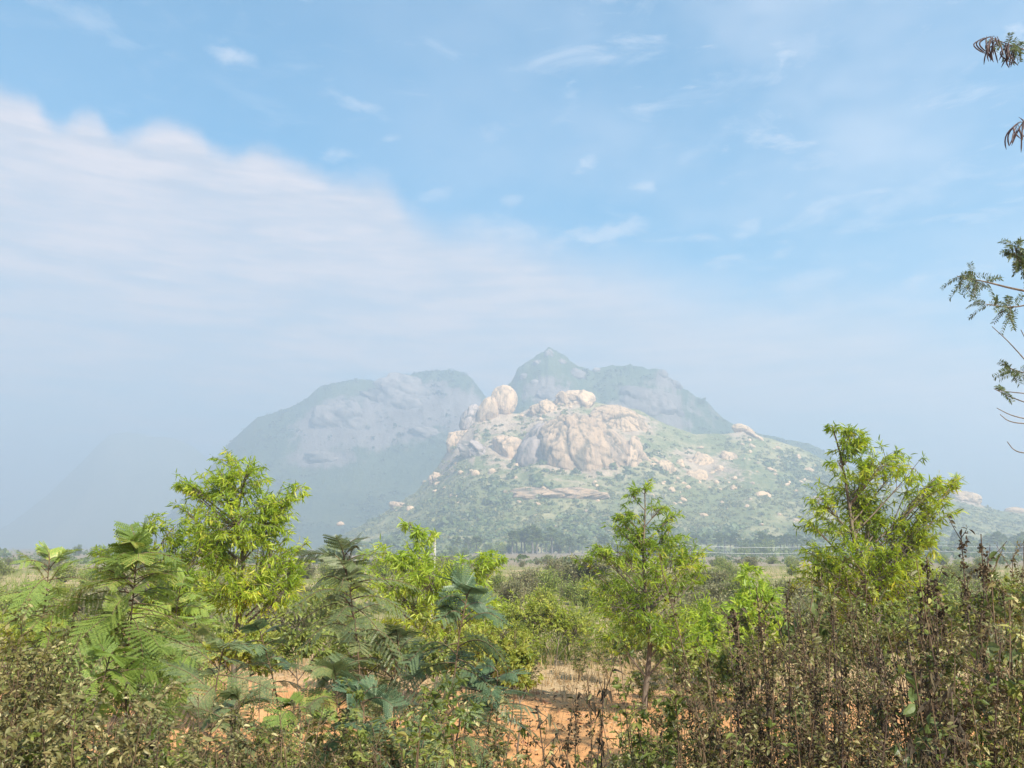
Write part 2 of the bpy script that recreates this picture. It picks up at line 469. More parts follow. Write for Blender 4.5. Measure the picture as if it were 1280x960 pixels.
def hill_mat(name, veg, veg2, dry, rock, rock_lo, rock_hi, scale, dry_amt):
    """scrub with bare stone where the slope steepens or the soil gives out"""
    m, t, out = new_mat(name)
    ge = t.nodes.new('ShaderNodeNewGeometry')
    pos = ge.outputs['Position']
    nz = nsep(t, ge.outputs['Normal'])[2]
    big = nnoise(t, pos, scale, 6.0, .6)
    mid = nnoise(t, pos, scale * 4, 6.0, .65)
    fine = nnoise(t, pos, scale * 18, 4.0, .7)
    c = nmix(t, fine.step(.35, .65), veg, veg2)
    c = nmix(t, (big * .5 + mid * .5).step(.45, .6) * dry_amt, c, dry)
    an = t.nodes.new('ShaderNodeAttribute'); an.attribute_name = 'stone'
    steep = ((1.0 - nz) * 1.1 + S(t, an.outputs['Fac']) * .75 + (mid - .5) * .9 + (fine - .5) * .5).step(rock_lo, rock_hi)
    rk = nmix(t, nnoise(t, nmap(t, pos, (1, 1, .2)), scale * 9, 5.0, .65).step(.35, .7), rock, (rock[0] * .62, rock[1] * .6, rock[2] * .6))
    c = nmix(t, steep, c, rk)
    b = principled(t, .9, .1)
    t.links.new(c, b.inputs['Base Color'])
    bp = t.nodes.new('ShaderNodeBump'); bp.inputs['Strength'].default_value = .8; bp.inputs['Distance'].default_value = 4.0
    t.links.new((fine + mid).s, bp.inputs['Height']); t.links.new(bp.outputs[0], b.inputs['Normal'])
    t.links.new(b.outputs[0], out.inputs[0])
    return m
M['hill_front'] = hill_mat('scrub_hillside', (.125, .145, .058), (.19, .195, .08), (.34, .295, .155), (.46, .35, .25), .53, .75, .012, .85)
M['hill_back'] = hill_mat('forested_hillside', (.035, .055, .028), (.06, .085, .04), (.11, .12, .06), (.19, .16, .145), .76, .97, .008, .5)
M['hill_left'] = hill_mat('cliff_hillside', (.035, .055, .03), (.06, .08, .04), (.11, .12, .06), (.19, .16, .15), .68, .88, .006, .4)
M['hill_far'] = hill_mat('far_hillside', (.14, .155, .125), (.19, .195, .16), (.24, .23, .19), (.3, .27, .24), .8, 1.0, .006, .4)  # pale colours stand in for part of the haze

def ground_mat():
    m, t, out = new_mat('red_soil_and_stubble')
    ge = t.nodes.new('ShaderNodeNewGeometry'); pos = ge.outputs['Position']
    X, Y, Z = nsep(t, pos)
    n0 = nnoise(t, pos, .05, 5.0, .6); n1 = nnoise(t, pos, .5, 6.0, .6); n2 = nnoise(t, pos, 6.0, 5.0, .7); n3 = nnoise(t, pos, 45.0, 3.0, .7)
    soil = nmix(t, n1.step(.3, .7), (.45, .215, .085), (.60, .315, .14))
    soil = nmix(t, n2.step(.45, .75) * .5, soil, (.34, .17, .075))
    soil = nmix(t, n3.step(.55, .8) * .4, soil, (.66, .41, .22))
    straw = nmix(t, n2.step(.3, .7), (.36, .25, .14), (.46, .34, .2))
    olive = nmix(t, n1.step(.35, .65), (.15, .16, .06), (.24, .21, .09))
    fieldc = nmix(t, (n0 * .6 + n1 * .4).step(.42, .62), olive, straw)
    fallow = nmix(t, n1.step(.35, .7), (.20, .155, .11), (.27, .22, .15))
    c = nmix(t, (Y + (n1 - .5) * 6.0).step(13.5, 17.0), soil, straw)
    c = nmix(t, (Y + (n0 - .5) * 16.0).step(19.0, 30.0), c, fieldc)
    c = nmix(t, (Y + (n0 - .5) * 60.0).step(90.0, 150.0) , c, fallow)
    b = principled(t, .95, .1)
    t.links.new(c, b.inputs['Base Color'])
    bp = t.nodes.new('ShaderNodeBump'); bp.inputs['Strength'].default_value = .7; bp.inputs['Distance'].default_value = .06
    t.links.new((n2 + n3 * .4).s, bp.inputs['Height']); t.links.new(bp.outputs[0], b.inputs['Normal'])
    t.links.new(b.outputs[0], out.inputs[0])
    return m
M['ground'] = ground_mat()

# ---------------------------------------------------------------- ground: one sheet out to the horizon
def gz(x, y):
    x = np.asarray(x, float); y = np.asarray(y, float)
    p = np.stack([x * .25, y * .25, np.zeros_like(x)], -1)
    bank = 0.85 * (1 - sstep(1.2, 6.5, y + .25 * np.sin(x * .8)))
    und = .12 * vnoise(p, 5) * sstep(5, 10, y) + .05 * vnoise(p * 4, 6)
    far = -1.2 * sstep(60, 220, y)
    return bank + und + far
def build_ground():
    ys = np.concatenate([np.linspace(-150, -8, 8), np.linspace(-6, 30, 110), np.geomspace(31, 2650, 70)])
    xs0 = np.concatenate([np.linspace(0, 14, 40), np.geomspace(14.5, 2000, 40)])
    xs = np.concatenate([-xs0[::-1], xs0[1:]])
    XX, YY = np.meshgrid(xs, ys)
    v = np.stack([XX, YY, gz(XX, YY)], -1)
    r, c = XX.shape
    i = np.arange(r - 1)[:, None] * c + np.arange(c - 1)[None]
    f = np.stack([i, i + 1, i + c + 1, i + c], -1).reshape(-1, 4)
    g = Geo(); g.add(v.reshape(-1, 3), f)
    o = g.build('ground', M['ground'], smooth=True)
    tag(o, 'flat plain of orange red soil, straw and stubble below the hills', 'ground', kind='structure')
build_ground()

# ---------------------------------------------------------------- hills
class Hill:
    def __init__(self, outline, Yr, Yf, Yb, prof, amp, nscale, seed, rough=5):
        o = np.array(outline, float)
        pz = P(o[:, 0], o[:, 1], np.full(len(o), float(Yr)))
        self.u = pz[:, 0] / Yr; self.h = pz[:, 2]
        self.Yr, self.Yf, self.Yb, self.prof, self.amp, self.ns, self.seed, self.rough = Yr, Yf, Yb, prof, amp, nscale, seed, rough
        self.jag = .05 if seed == 23 else .018
    def z(self, x, y):
        u = x / y
        wob = .012 * vnoise(np.stack([x * .006, y * .006, 0 * x], -1), self.seed + 3)
        H = np.interp(u + wob * sstep(0, .5, np.abs(y - self.Yr) / (self.Yr - self.Yf)), self.u, self.h, left=-8, right=-8)
        tf = np.clip((y - self.Yf) / (self.Yr - self.Yf), 0, 1); tb = np.clip((y - self.Yr) / (self.Yb - self.Yr), 0, 1)
        H = H * (1 + self.jag * fbm(np.stack([u * 26, 0 * u + self.seed, y * .004], -1), 5, gain=.62, seed=self.seed + 50))
        g = np.where(y <= self.Yr, self.prof(tf), 1 - tb ** 1.4)
        n = fbm(np.stack([x * self.ns, y * self.ns, 0 * x + self.seed], -1), self.rough, seed=self.seed)
        rd = fbm(np.stack([x * self.ns * 1.7, y * self.ns * .8, 0 * x], -1), 4, seed=self.seed + 9, ridged=True)
        z = H * g + self.amp * (n + .5 * rd) * sstep(0, 30, H) * np.sin(np.pi * np.clip(g, .0, 1) ** .8 * .85 + .15)
        return z - 6.0 * (1 - sstep(0, .06, g)) - 2.5
    zones = ()
    def build(self, name, mat, label, nu, ny, u0, u1):
        us = np.linspace(u0, u1, nu)
        ys = np.concatenate([np.linspace(self.Yf, self.Yr, int(ny * .72)), np.linspace(self.Yr, self.Yb, int(ny * .28) + 1)[1:]])
        UU, YY = np.meshgrid(us, ys)
        XX = UU * YY
        v = np.stack([XX, YY, self.z(XX, YY)], -1)
        r, c = XX.shape
        i = np.arange(r - 1)[:, None] * c + np.arange(c - 1)[None]
        f = np.stack([i, i + 1, i + c + 1, i + c], -1).reshape(-1, 4)
        g = Geo(); g.add(v.reshape(-1, 3), f)
        o = g.build(name, mat, smooth=True)
        at = o.data.attributes.new('stone', 'FLOAT', 'POINT')
        at.data.foreach_set('value', self.stone(v.reshape(-1, 3)).astype(np.float32))
        tag(o, label, 'hill', kind='structure')
        return o
    def stone(self, p):
        """how bare the rock is: 1 around the great outcrops, 0 in the scrub"""
        out = np.zeros(len(p))
        for (px, py, rx, ry) in self.zones:
            c = self.hit(px, py); m = c[1] / FPX
            r = np.sqrt(((p[:, 0] - c[0]) / (rx * m)) ** 2 + ((p[:, 2] - c[2]) / (ry * m)) ** 2 + ((p[:, 1] - c[1]) / (2.6 * max(rx, ry) * m)) ** 2)
            out = np.maximum(out, 1 - r * .5)
        return np.clip(out, 0, 1)
    def hit(self, px, py):
        """where the line of sight through a spot of the photo meets the slope"""
        d = ray(px, py)
        ys = np.linspace(self.Yf, self.Yr * 1.05, 700)
        pts = d[None] / d[1] * ys[:, None] + np.array([0, 0, EYE])
        zz = self.z(pts[:, 0], pts[:, 1])
        k = np.nonzero(zz >= pts[:, 2])[0]
        return pts[k[0]] if len(k) else pts[int(len(ys) * (self.Yr - self.Yf) / (self.Yr * 1.05 - self.Yf)) - 1]

front = Hill([(330, 700), (385, 690), (425, 668), (470, 645), (520, 612), (548, 580), (570, 545), (595, 520), (620, 512), (650, 512), (680, 500),
              (720, 494), (760, 503), (800, 512), (830, 528), (870, 542), (905, 541), (930, 536), (955, 545), (1000, 560), (1035, 577),
              (1100, 602), (1160, 618), (1210, 622), (1250, 634), (1290, 640), (1360, 660), (1420, 690), (1450, 700)],
             820, 500, 1050, lambda t: .38 * t + .62 * t ** 2.0, 9.0, .011, 11)
back = Hill([(560, 700), (585, 560), (600, 510), (622, 490), (638, 480), (648, 462), (664, 447), (676, 437), (686, 433), (697, 437), (708, 446), (722, 456), (740, 461), (765, 459), (790, 458),
             (812, 462), (822, 463), (834, 470), (850, 483), (868, 493), (885, 504), (915, 525), (960, 543), (1010, 553), (1050, 577), (1120, 610), (1200, 645), (1300, 700)],
            1130, 880, 1340, lambda t: .5 * t + .5 * t ** 1.6, 17.0, .011, 23, 7)
left = Hill([(170, 700), (215, 640), (262, 585), (292, 548), (322, 521), (342, 515), (362, 508), (383, 497), (398, 484), (420, 477), (445, 473), (470, 471), (495, 467), (525, 463),
             (555, 461), (572, 463), (588, 471), (602, 488), (625, 520), (655, 550), (700, 600), (780, 700)],
            1300, 1000, 1580, lambda t: np.where(t < .5, .55 * t, .275 + .725 * sstep(.5, 1.0, t) ** .8), 13.0, .007, 37, 6)
far = Hill([(-70, 700), (10, 655), (60, 616), (98, 580), (122, 556), (138, 542), (160, 538), (178, 541), (195, 546), (215, 547), (238, 556), (262, 575), (300, 612), (360, 700)],
           1900, 1620, 2200, lambda t: .6 * t + .4 * t * t, 14.0, .005, 51)
front.zones = [(716, 560, 90, 62), (768, 530, 60, 30), (620, 520, 40, 50), (640, 570, 60, 36), (580, 550, 30, 40), (690, 510, 60, 26), (885, 585, 60, 34), (935, 540, 34, 16), (1215, 626, 50, 14)]
back.zones = [(816, 510, 70, 40), (690, 490, 40, 24), (835, 475, 30, 20)]
left.zones = [(430, 530, 58, 28), (515, 507, 66, 34), (404, 573, 36, 11)]
front.build('rocky_hill', M['hill_front'], 'nearer rocky hill with pale granite boulders and dry green scrub', 620, 260, -.36, .80)
back.build('peaked_hill', M['hill_back'], 'hazy dark hill with a small pointed peak behind the boulder hill', 640, 230, -.14, .66)
left.build('cliff_ridge', M['hill_left'], 'hazy blue flat topped ridge with pinkish cliff, left of the boulder hill', 640, 260, -.48, .16)
far.build('faint_hill', M['hill_far'], 'faintest farthest hill almost lost in haze at the far left', 160, 70, -.70, -.18)

# ---------------------------------------------------------------- boulders and rock domes
_ico = {}
def ico(sub):
    if sub not in _ico:
        bm = bmesh.new(); bmesh.ops.create_icosphere(bm, subdivisions=sub, radius=1.0)
        v = np.array([q.co[:] for q in bm.verts]); f = np.array([[q.index for q in p.verts] for p in bm.faces]); bm.free()
        _ico[sub] = (v, f)
    return _ico[sub]
def boulder_geo(seed, sub=4, rough=.16, cuts=3, crease=.0, blocks=0, block_amp=.12, fan=0):
    rng = np.random.default_rng(seed)
    v, f = ico(sub); v = v.copy()
    for _ in range(cuts):                                    # joints that split off flat sides
        n = norm(rng.normal(0, 1, 3)); dcut = rng.uniform(.62, .88)
        e = v @ n - dcut
        v = v - np.where(e > 0, e * .85, 0)[:, None] * n
    crack = np.zeros(len(v))
    k = 1 + rough * fbm(v * 1.3 + seed * 3.1, 5, seed=seed) + .4 * rough * fbm(v * 4.5 + seed, 5, seed=seed + 5)
    if blocks:                                               # blocks parted by steep joints, each set back or forward a little
        w = v + .16 * np.stack([fbm(v * 2.2 + 9 * q, 3, seed=seed + q) for q in range(3)], -1)
        w = np.stack([w[:, 0] + .35 * w[:, 2], w[:, 1], w[:, 2] * .55], -1)
        c = norm(rng.normal(0, 1, (blocks, 3))) * rng.uniform(.7, 1.1, (blocks, 1)) * np.array([1, 1, .55])
        d2 = ((w[:, None] - c[None]) ** 2).sum(-1) ** .5
        i = np.argsort(d2, 1)[:, :2]; q = np.take_along_axis(d2, i, 1)
        gap = q[:, 1] - q[:, 0]
        off = rng.uniform(-1, 1, blocks) * block_amp
        mixw = .5 + .5 * sstep(0, .05, gap)
        k = k + off[i[:, 0]] * mixw + off[i[:, 1]] * (1 - mixw) - .12 * (1 - sstep(0, .06, gap))
        crack = np.maximum(crack, 1 - sstep(.0, .055, gap))
    if crease:
        w = np.stack([v[:, 0] * 3.4 + .8 * v[:, 2] * np.sign(v[:, 0]), v[:, 1] * 3.4, v[:, 2] * .9], -1)
        c = np.abs(vnoise(w + .5 * fbm(v * 2.1, 3, seed=seed)[:, None], seed + 31))
        crack = np.maximum(crack, .75 * (1 - sstep(.01, .07, c)))
        for q_, (ang_, fq_) in enumerate(((rng.uniform(.5, .9), 2.3), (rng.uniform(-.35, .2), 1.3))):    # long joints running across the face
            h_ = (v[:, 0] * math.cos(ang_) + v[:, 2] * math.sin(ang_)) * fq_ + .5 * fbm(v * 1.6 + 7 * q_, 4, seed=seed + 60 + q_) + .15 * fbm(v * 7, 3, seed=seed + 70)
            e_ = np.abs(h_ - np.round(h_)) / fq_
            on_ = sstep(-.25, .15, fbm(v * 2.4 + 3 + q_, 3, seed=seed + 80 + q_))
            crack = np.maximum(crack, (1 - sstep(.006, .035, e_)) * on_)
            k = k - crease * 1.1 * (1 - sstep(0, .05, e_)) * on_
        k = k - crease * (1 - sstep(0, .16, c)) - crease * .45 * (1 - sstep(0, .12, np.abs(vnoise(w * 2.3 + 4, seed + 8))))
    if fan:                                                  # joints fanning out from the top of the face
        ph_ = np.arctan2(v[:, 0] + .12, 1.25 - v[:, 2]) * fan + .9 * fbm(v * 1.4 + seed, 4, seed=seed + 90) + .22 * fbm(v * 6, 3, seed=seed + 91)
        e_ = np.abs(ph_ - np.round(ph_))
        on_ = sstep(-.3, .2, fbm(v * 2.0 + 5, 3, seed=seed + 92))
        crack = np.maximum(crack, (1 - sstep(.02, .10, e_)) * on_)
        k = k - .05 * (1 - sstep(0, .09, e_)) * on_ + .022 * np.cos(np.round(ph_ + .5) * 2.7 + seed)
        lv = v[:, 2] * 3.1 + .35 * v[:, 0] + .5 * fbm(v * 1.8 + 11, 4, seed=seed + 95)              # sheets of stone peeling off one above the other
        fr_ = lv - np.floor(lv)
        k = k + .035 * (1 - fr_) - .03 * (1 - sstep(0, .06, fr_))
        crack = np.maximum(crack, .7 * (1 - sstep(.0, .05, fr_)) * sstep(-.2, .2, fbm(v * 2.6 + 8, 3, seed=seed + 96)))
    return v * k[:, None], f, crack
def boulder(hill, px, py, rx, ry, ang, mat, label, seed, depth=.8, sub=4, rough=.2, cuts=3, crease=0., sink=.3, group=None, name='boulder', blocks=0, block_amp=.12, fan=0):
    p = hill.hit(px, py) if isinstance(hill, Hill) else np.array(hill)
    m = p[1] / FPX
    v, f, ck = boulder_geo(seed, sub, rough, cuts, crease, blocks, block_amp, fan)
    sx, sz = rx * m, ry * m
    v = v * np.array([sx, depth * .5 * (sx + sz), sz])
    a = R(ang); ca, sa = math.cos(a), math.sin(a)
    v = np.stack([v[:, 0] * ca + v[:, 2] * sa, v[:, 1], -v[:, 0] * sa + v[:, 2] * ca], -1)
    g = Geo(); g.add(v, f, ck)
    o = g.build(name, M[mat], smooth=True)
    o.location = (p[0], p[1] + sink * depth * .5 * (sx + sz), p[2])
    tag(o, label, name.replace('_', ' '), group)
    return o
big = [
    (front, 630, 502, 18, 22, 6, 'rock_warm', 'tall rounded pale boulder at the upper left hilltop, right one of a pair', 1, dict(depth=.9, sub=5, rough=.08, cuts=2, crease=.02)),
    (front, 609, 522, 15, 30, 14, 'rock_warm', 'long leaning egg shaped boulder, left one of the tall pair', 2, dict(depth=.9, sub=5, rough=.10, cuts=2, crease=.02)),
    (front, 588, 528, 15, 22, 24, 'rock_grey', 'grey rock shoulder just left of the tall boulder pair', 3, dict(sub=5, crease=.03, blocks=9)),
    (front, 570, 552, 15, 20, 20, 'rock', 'fractured rock at the left edge of the boulder hill', 4, dict(sub=5, crease=.04, blocks=14, block_amp=.2)),
    (front, 720, 503, 27, 16, 4, 'rock_warm', 'blocky pale boulder on top of the big rock face', 5, dict(sub=5, cuts=4, crease=.04, blocks=9)),
    (front, 678, 514, 19, 15, 28, 'rock_warm', 'tilted pale slab up left of the big rock face', 6, dict(sub=5, cuts=4, crease=.04, blocks=6)),
    (front, 772, 532, 40, 26, 16, 'rock_warm', 'ribbed pale rock mound right above the big rock face', 7, dict(sub=6, cuts=2, crease=.015, blocks=5, block_amp=.07, sink=.45, rough=.09, fan=6, depth=.65)),
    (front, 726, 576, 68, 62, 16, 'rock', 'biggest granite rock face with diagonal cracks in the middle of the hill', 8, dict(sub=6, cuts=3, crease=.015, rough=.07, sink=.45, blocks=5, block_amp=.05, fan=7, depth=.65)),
    (front, 672, 576, 30, 48, 22, 'rock_grey', 'shadowed grey slab along the left side of the big rock face', 9, dict(sub=5, crease=.05, blocks=9, sink=.5)),  # shade of this side is put into the grey stone colour
    (front, 640, 568, 32, 22, 30, 'rock', 'sloping rock slab between the tall boulder pair and the big rock face', 10, dict(sub=5, crease=.04, blocks=6, block_amp=.1, sink=.55)),
    (front, 705, 618, 56, 13, 0, 'rock', 'low broken ledge at the foot of the big rock face', 11, dict(sub=5, crease=.06, blocks=20, block_amp=.25, sink=.5)),
    (front, 790, 580, 26, 30, 20, 'rock', 'cracked rock apron at the right foot of the big rock face', 33, dict(sub=5, crease=.06, blocks=18, block_amp=.22, sink=.6)),
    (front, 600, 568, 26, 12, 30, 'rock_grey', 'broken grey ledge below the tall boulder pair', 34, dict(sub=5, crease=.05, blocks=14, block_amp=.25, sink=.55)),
    (front, 545, 600, 12, 9, 25, 'rock', 'weathered outcrop half way down the left flank of the boulder hill', 37, dict(sub=5, blocks=10, block_amp=.2)),
    (front, 500, 634, 14, 6, 20, 'rock', 'low outcrop near the left foot of the boulder hill', 38, dict(sub=5, blocks=10, block_amp=.2)),
    (back, 686, 443, 6.3, 6.3, 10, 'rock_far', 'topmost crag of the pointed peak', 41, dict(sub=4, rough=.35, blocks=8, sink=.5)),
    (back, 672, 454, 6.3, 5.6, -20, 'rock_far', 'crag on the left shoulder of the pointed peak', 42, dict(sub=4, rough=.35, blocks=8, sink=.5)),
    (back, 703, 453, 6.3, 4.9, 25, 'rock_far', 'crag on the right shoulder of the pointed peak', 43, dict(sub=4, rough=.35, blocks=8, sink=.5)),
    (back, 655, 472, 5.6, 6.3, -25, 'rock_far', 'lower left crag of the pointed peak', 44, dict(sub=4, rough=.35, blocks=8, sink=.5)),
    (back, 816, 515, 52, 30, 22, 'rock_far', 'smooth grey rock dome on the right flank of the peaked hill', 12, dict(sub=5, rough=.2, cuts=2, crease=.03, sink=.75, depth=.7, blocks=10, block_amp=.08)),
    (back, 690, 494, 22, 14, 0, 'rock_far', 'grey rock dome below the pointed peak', 13, dict(sub=5, rough=.25, cuts=2, sink=.6)),
    (back, 722, 469, 11, 11, 10, 'rock_far', 'round rock just right of the pointed peak', 14, dict(sub=4, rough=.25)),
    (back, 827, 468, 9, 8, 30, 'rock_far', 'pale rock knob on the right shoulder of the peaked hill', 15, dict(sub=4, blocks=6)),
    (back, 845, 482, 12, 6, 30, 'rock_far', 'small rock below the knob on the right shoulder', 16, dict(sub=4, blocks=6)),
    (back, 746, 463, 6, 4, 0, 'rock_far', 'little pale rock on the saddle right of the pointed peak', 35, dict(sub=4)),
    (back, 668, 478, 7, 4, 0, 'rock_far', 'little pale rock on the left flank of the pointed peak', 36, dict(sub=4)),
    (front, 832, 588, 11, 14, 12, 'rock_warm', 'upright split boulder right of the big rock face', 17, dict(cuts=4, crease=.03, blocks=6)),
    (front, 880, 578, 15, 15, 0, 'rock_warm', 'tallest blocky boulder of the cluster on the right slope', 18, dict(cuts=5, crease=.04, blocks=7)),
    (front, 910, 574, 11, 11, 0, 'rock_warm', 'square boulder at the right end of the cluster on the right slope', 19, dict(cuts=4, crease=.03, blocks=5)),
    (front, 871, 597, 13, 10, -10, 'rock_warm', 'slanting slab below the tallest block of the cluster', 20, dict(cuts=4, blocks=5)),
    (front, 930, 537, 14, 7, 16, 'rock_warm', 'pale rocks on the crest at the right of the boulder hill', 21, dict(cuts=3, crease=.05, blocks=8)),
    (front, 946, 547, 17, 4, 32, 'rock_warm', 'thin slanting rock below the crest rocks on the right', 22, dict(cuts=2)),
    (front, 954, 621, 11, 7, 0, 'rock_warm', 'lone brownish boulder low on the right slope', 23, dict(cuts=2, rough=.15)),
    (front, 616, 590, 6, 5, 0, 'rock_warm', 'small bright white boulder below the tall pair', 24, dict(cuts=4)),
    (front, 425, 655, 5, 3, 0, 'rock', 'pale boulder low at the left foot of the boulder hill', 25, dict(cuts=3)),
    (front, 1212, 624, 24, 9, 10, 'rock_warm', 'long pale rock on the low ridge at the right edge', 26, dict(cuts=2, crease=.05, blocks=8, sink=.5)),
    (front, 1272, 640, 14, 6, 0, 'rock_warm', 'rounded rock at the right end of the low ridge', 27, dict(cuts=3, sink=.5)),
    (left, 430, 532, 50, 30, 20, 'rock_far', 'left part of the broad pinkish cliff on the flat topped ridge', 28, dict(sub=5, depth=.5, rough=.4, crease=.05, sink=.75, blocks=16, block_amp=.15)),
    (left, 515, 507, 66, 38, 8, 'rock_far', 'right part of the broad pinkish cliff on the flat topped ridge', 29, dict(sub=5, depth=.5, rough=.4, crease=.05, sink=.75, blocks=16, block_amp=.15)),
    (left, 404, 573, 26, 9, 0, 'rock_far', 'low pale outcrop under the broad pinkish cliff', 30, dict(sub=4, depth=.5, rough=.5, blocks=8)),
    (left, 535, 540, 24, 8, 8, 'rock_far', 'narrow outcrop at the lower right of the pinkish cliff', 31, dict(sub=4, depth=.5, rough=.5, blocks=8)),
]
for h, px, py, rx, ry, ang, mt, lab, sd_, kw in big:
    nm = 'rock_face' if rx > 35 else 'boulder'
    boulder(h, px, py, rx, ry, ang, mt, lab, sd_, name=nm, **kw)
rng = np.random.default_rng(77)
shared = []
zones = [((795, 1030), (545, 660), 95, 'pale small boulder in the scrub on the right slope', 'small boulders on the right slope'),
         ((480, 660), (545, 640), 34, 'small pale rock among bushes on the left slope below the tall pair', 'small rocks on the left slope'),
         ((640, 800), (488, 545), 20, 'angular rock among the upper blocks of the big rock face', 'rocks around the big rock face'),
         ((640, 800), (600, 660), 12, 'small rock in the green scrub under the big rock face', 'rocks under the big rock face')]
for (x0, x1), (y0, y1), n, lab, grp in zones:
    for k in range(n):
        for _ in range(20):
            px, py = rng.uniform(x0, x1), rng.uniform(y0, y1)
            if n > 80 and rng.random() < .6:                  # most lie in trains below the outcrops
                cx_, cy_ = [(885, 590), (850, 585), (915, 600), (960, 575), (935, 550), (990, 600), (830, 610)][rng.integers(7)]
                px, py = rng.normal(cx_, 16), rng.normal(cy_ + 6, 11)
            line = np.interp(px, [480, 560, 600, 640, 720, 800, 870, 930, 1000], [648, 570, 520, 512, 494, 512, 542, 536, 560])
            if py > line + 4: break
        p = front.hit(px, py); m = p[1] / FPX
        if len(shared) < 8:
            v, f, ck = boulder_geo(200 + len(shared), 3, .2, 4); g = Geo(); g.add(v, f, ck)
            o = g.build('boulder', M['rock_warm'], smooth=True); shared.append(o)
        else:
            o = shared[rng.integers(8)].copy(); COL.objects.link(o)
        s = rng.uniform(1.6, 4.8) * m * (1.25 if rng.random() < .2 else .85)
        o.location = p + np.array([0, .3 * s, .1 * s]); o.scale = (s * rng.uniform(.8, 1.4), s, s * rng.uniform(.6, 1.1))
        o.rotation_euler = (rng.uniform(-.4, .4), rng.uniform(-.5, .5), rng.uniform(0, 6.28))
        tag(o, lab, 'boulder', grp)

# ---------------------------------------------------------------- scrub on the hills (uncountable)
def clump_cloud(name, label, hill, n, urange, trange, size, mat, seed, per=26, clus=.018, bias=0.0, cond=None):
    rng = np.random.default_rng(seed)
    u = rng.uniform(urange[0], urange[1], n * 5); t = rng.uniform(trange[0], trange[1], n * 5)
    y = hill.Yf + (hill.Yr - hill.Yf) * t; x = u * y
    dens = fbm(np.stack([x * clus, y * clus, 0 * x + 3], -1), 4, seed=seed)
    keep = dens > rng.uniform(-.25, .4, len(x)) + bias
    x, y = x[keep][:n], y[keep][:n]
    z = hill.z(x, y)
    ok = (z > 0) & (hill.stone(np.stack([x, y, z], -1)) < rng.uniform(.25, 1.0, len(x)))
    x, y, z = x[ok], y[ok], z[ok]
    s = size * rng.lognormal(0, .4, len(x))
    N = len(x) * per
    c = np.repeat(np.stack([x, y, z], -1), per, 0); ss = np.repeat(s, per)
    d = norm(rng.normal(0, 1, (N, 3))); d[:, 2] = np.abs(d[:, 2])
    r = rng.uniform(.35, 1.0, N) ** .5
    pos = c + d * (ss * r)[:, None] * np.array([1, 1, .85]) + np.array([0, 0, -.15]) * ss[:, None]
    nrm = norm(d + rng.normal(0, .45, (N, 3)))
    a = norm(np.cross(nrm, rng.normal(0, 1, (N, 3)))); b = np.cross(nrm, a)
    fr = np.stack([a, b, nrm], -1)
    g = Geo(); g.inst(SCRAP[0] - np.array([.5, 0, 0]), SCRAP[1], pos, fr, ss * rng.uniform(.3, .62, N))
    o = g.build(name, M[mat])
    tag(o, label, 'scrub', kind='stuff')
clump_cloud('hillside_scrub', 'dense dry green bushes covering the boulder hill', front, 9000, (-.34, .78), (.02, .98), 1.7, 'hill_leaf', 5, bias=-.2)
clump_cloud('hillside_woods', 'darker tree clumps along the lower slope of the boulder hill', front, 1000, (-.30, .75), (.0, .30), 2.8, 'far_leaf', 6, per=30, bias=-.1)
clump_cloud('hillside_thickets', 'dark irregular thickets in the hollows of the boulder hill', front, 3000, (-.32, .76), (.03, .92), 2.5, 'far_leaf', 15, per=28, clus=.011, bias=.12)
clump_cloud('peak_woods', 'dark woods over the peaked hill', back, 3200, (-.1, .6), (.15, .99), 2.8, 'forest_leaf', 7, per=10)
clump_cloud('ridge_woods', 'dark woods over the flat topped ridge', left, 3600, (-.45, .1), (.1, .99), 3.0, 'forest_leaf', 8, per=10)

# ---------------------------------------------------------------- haze
def build_haze():
    g = Geo()
    x0, x1, y0, y1, z0, z1 = -2150, 2150, -260, 2750, -11.0, HAZE_TOP
    v = [(x0, y0, z0), (x1, y0, z0), (x1, y1, z0), (x0, y1, z0), (x0, y0, z1), (x1, y0, z1), (x1, y1, z1), (x0, y1, z1)]
    g.add(v, [[0, 3, 2, 1], [4, 5, 6, 7], [0, 1, 5, 4], [1, 2, 6, 5], [2, 3, 7, 6], [3, 0, 4, 7]])
    m, t, out = new_mat('haze')
    pv = t.nodes.new('ShaderNodeVolumePrincipled')
    pv.inputs['Color'].default_value = HAZE_COLOR + (1,)
    pv.inputs['Density'].default_value = HAZE_DENSITY
    pv.inputs['Anisotropy'].default_value = 0.24
    t.links.new(pv.outputs[0], out.inputs['Volume'])
    o = g.build('haze', m)
    tag(o, 'pale blue haze over the plain and hills', 'haze', kind='stuff')
build_haze()

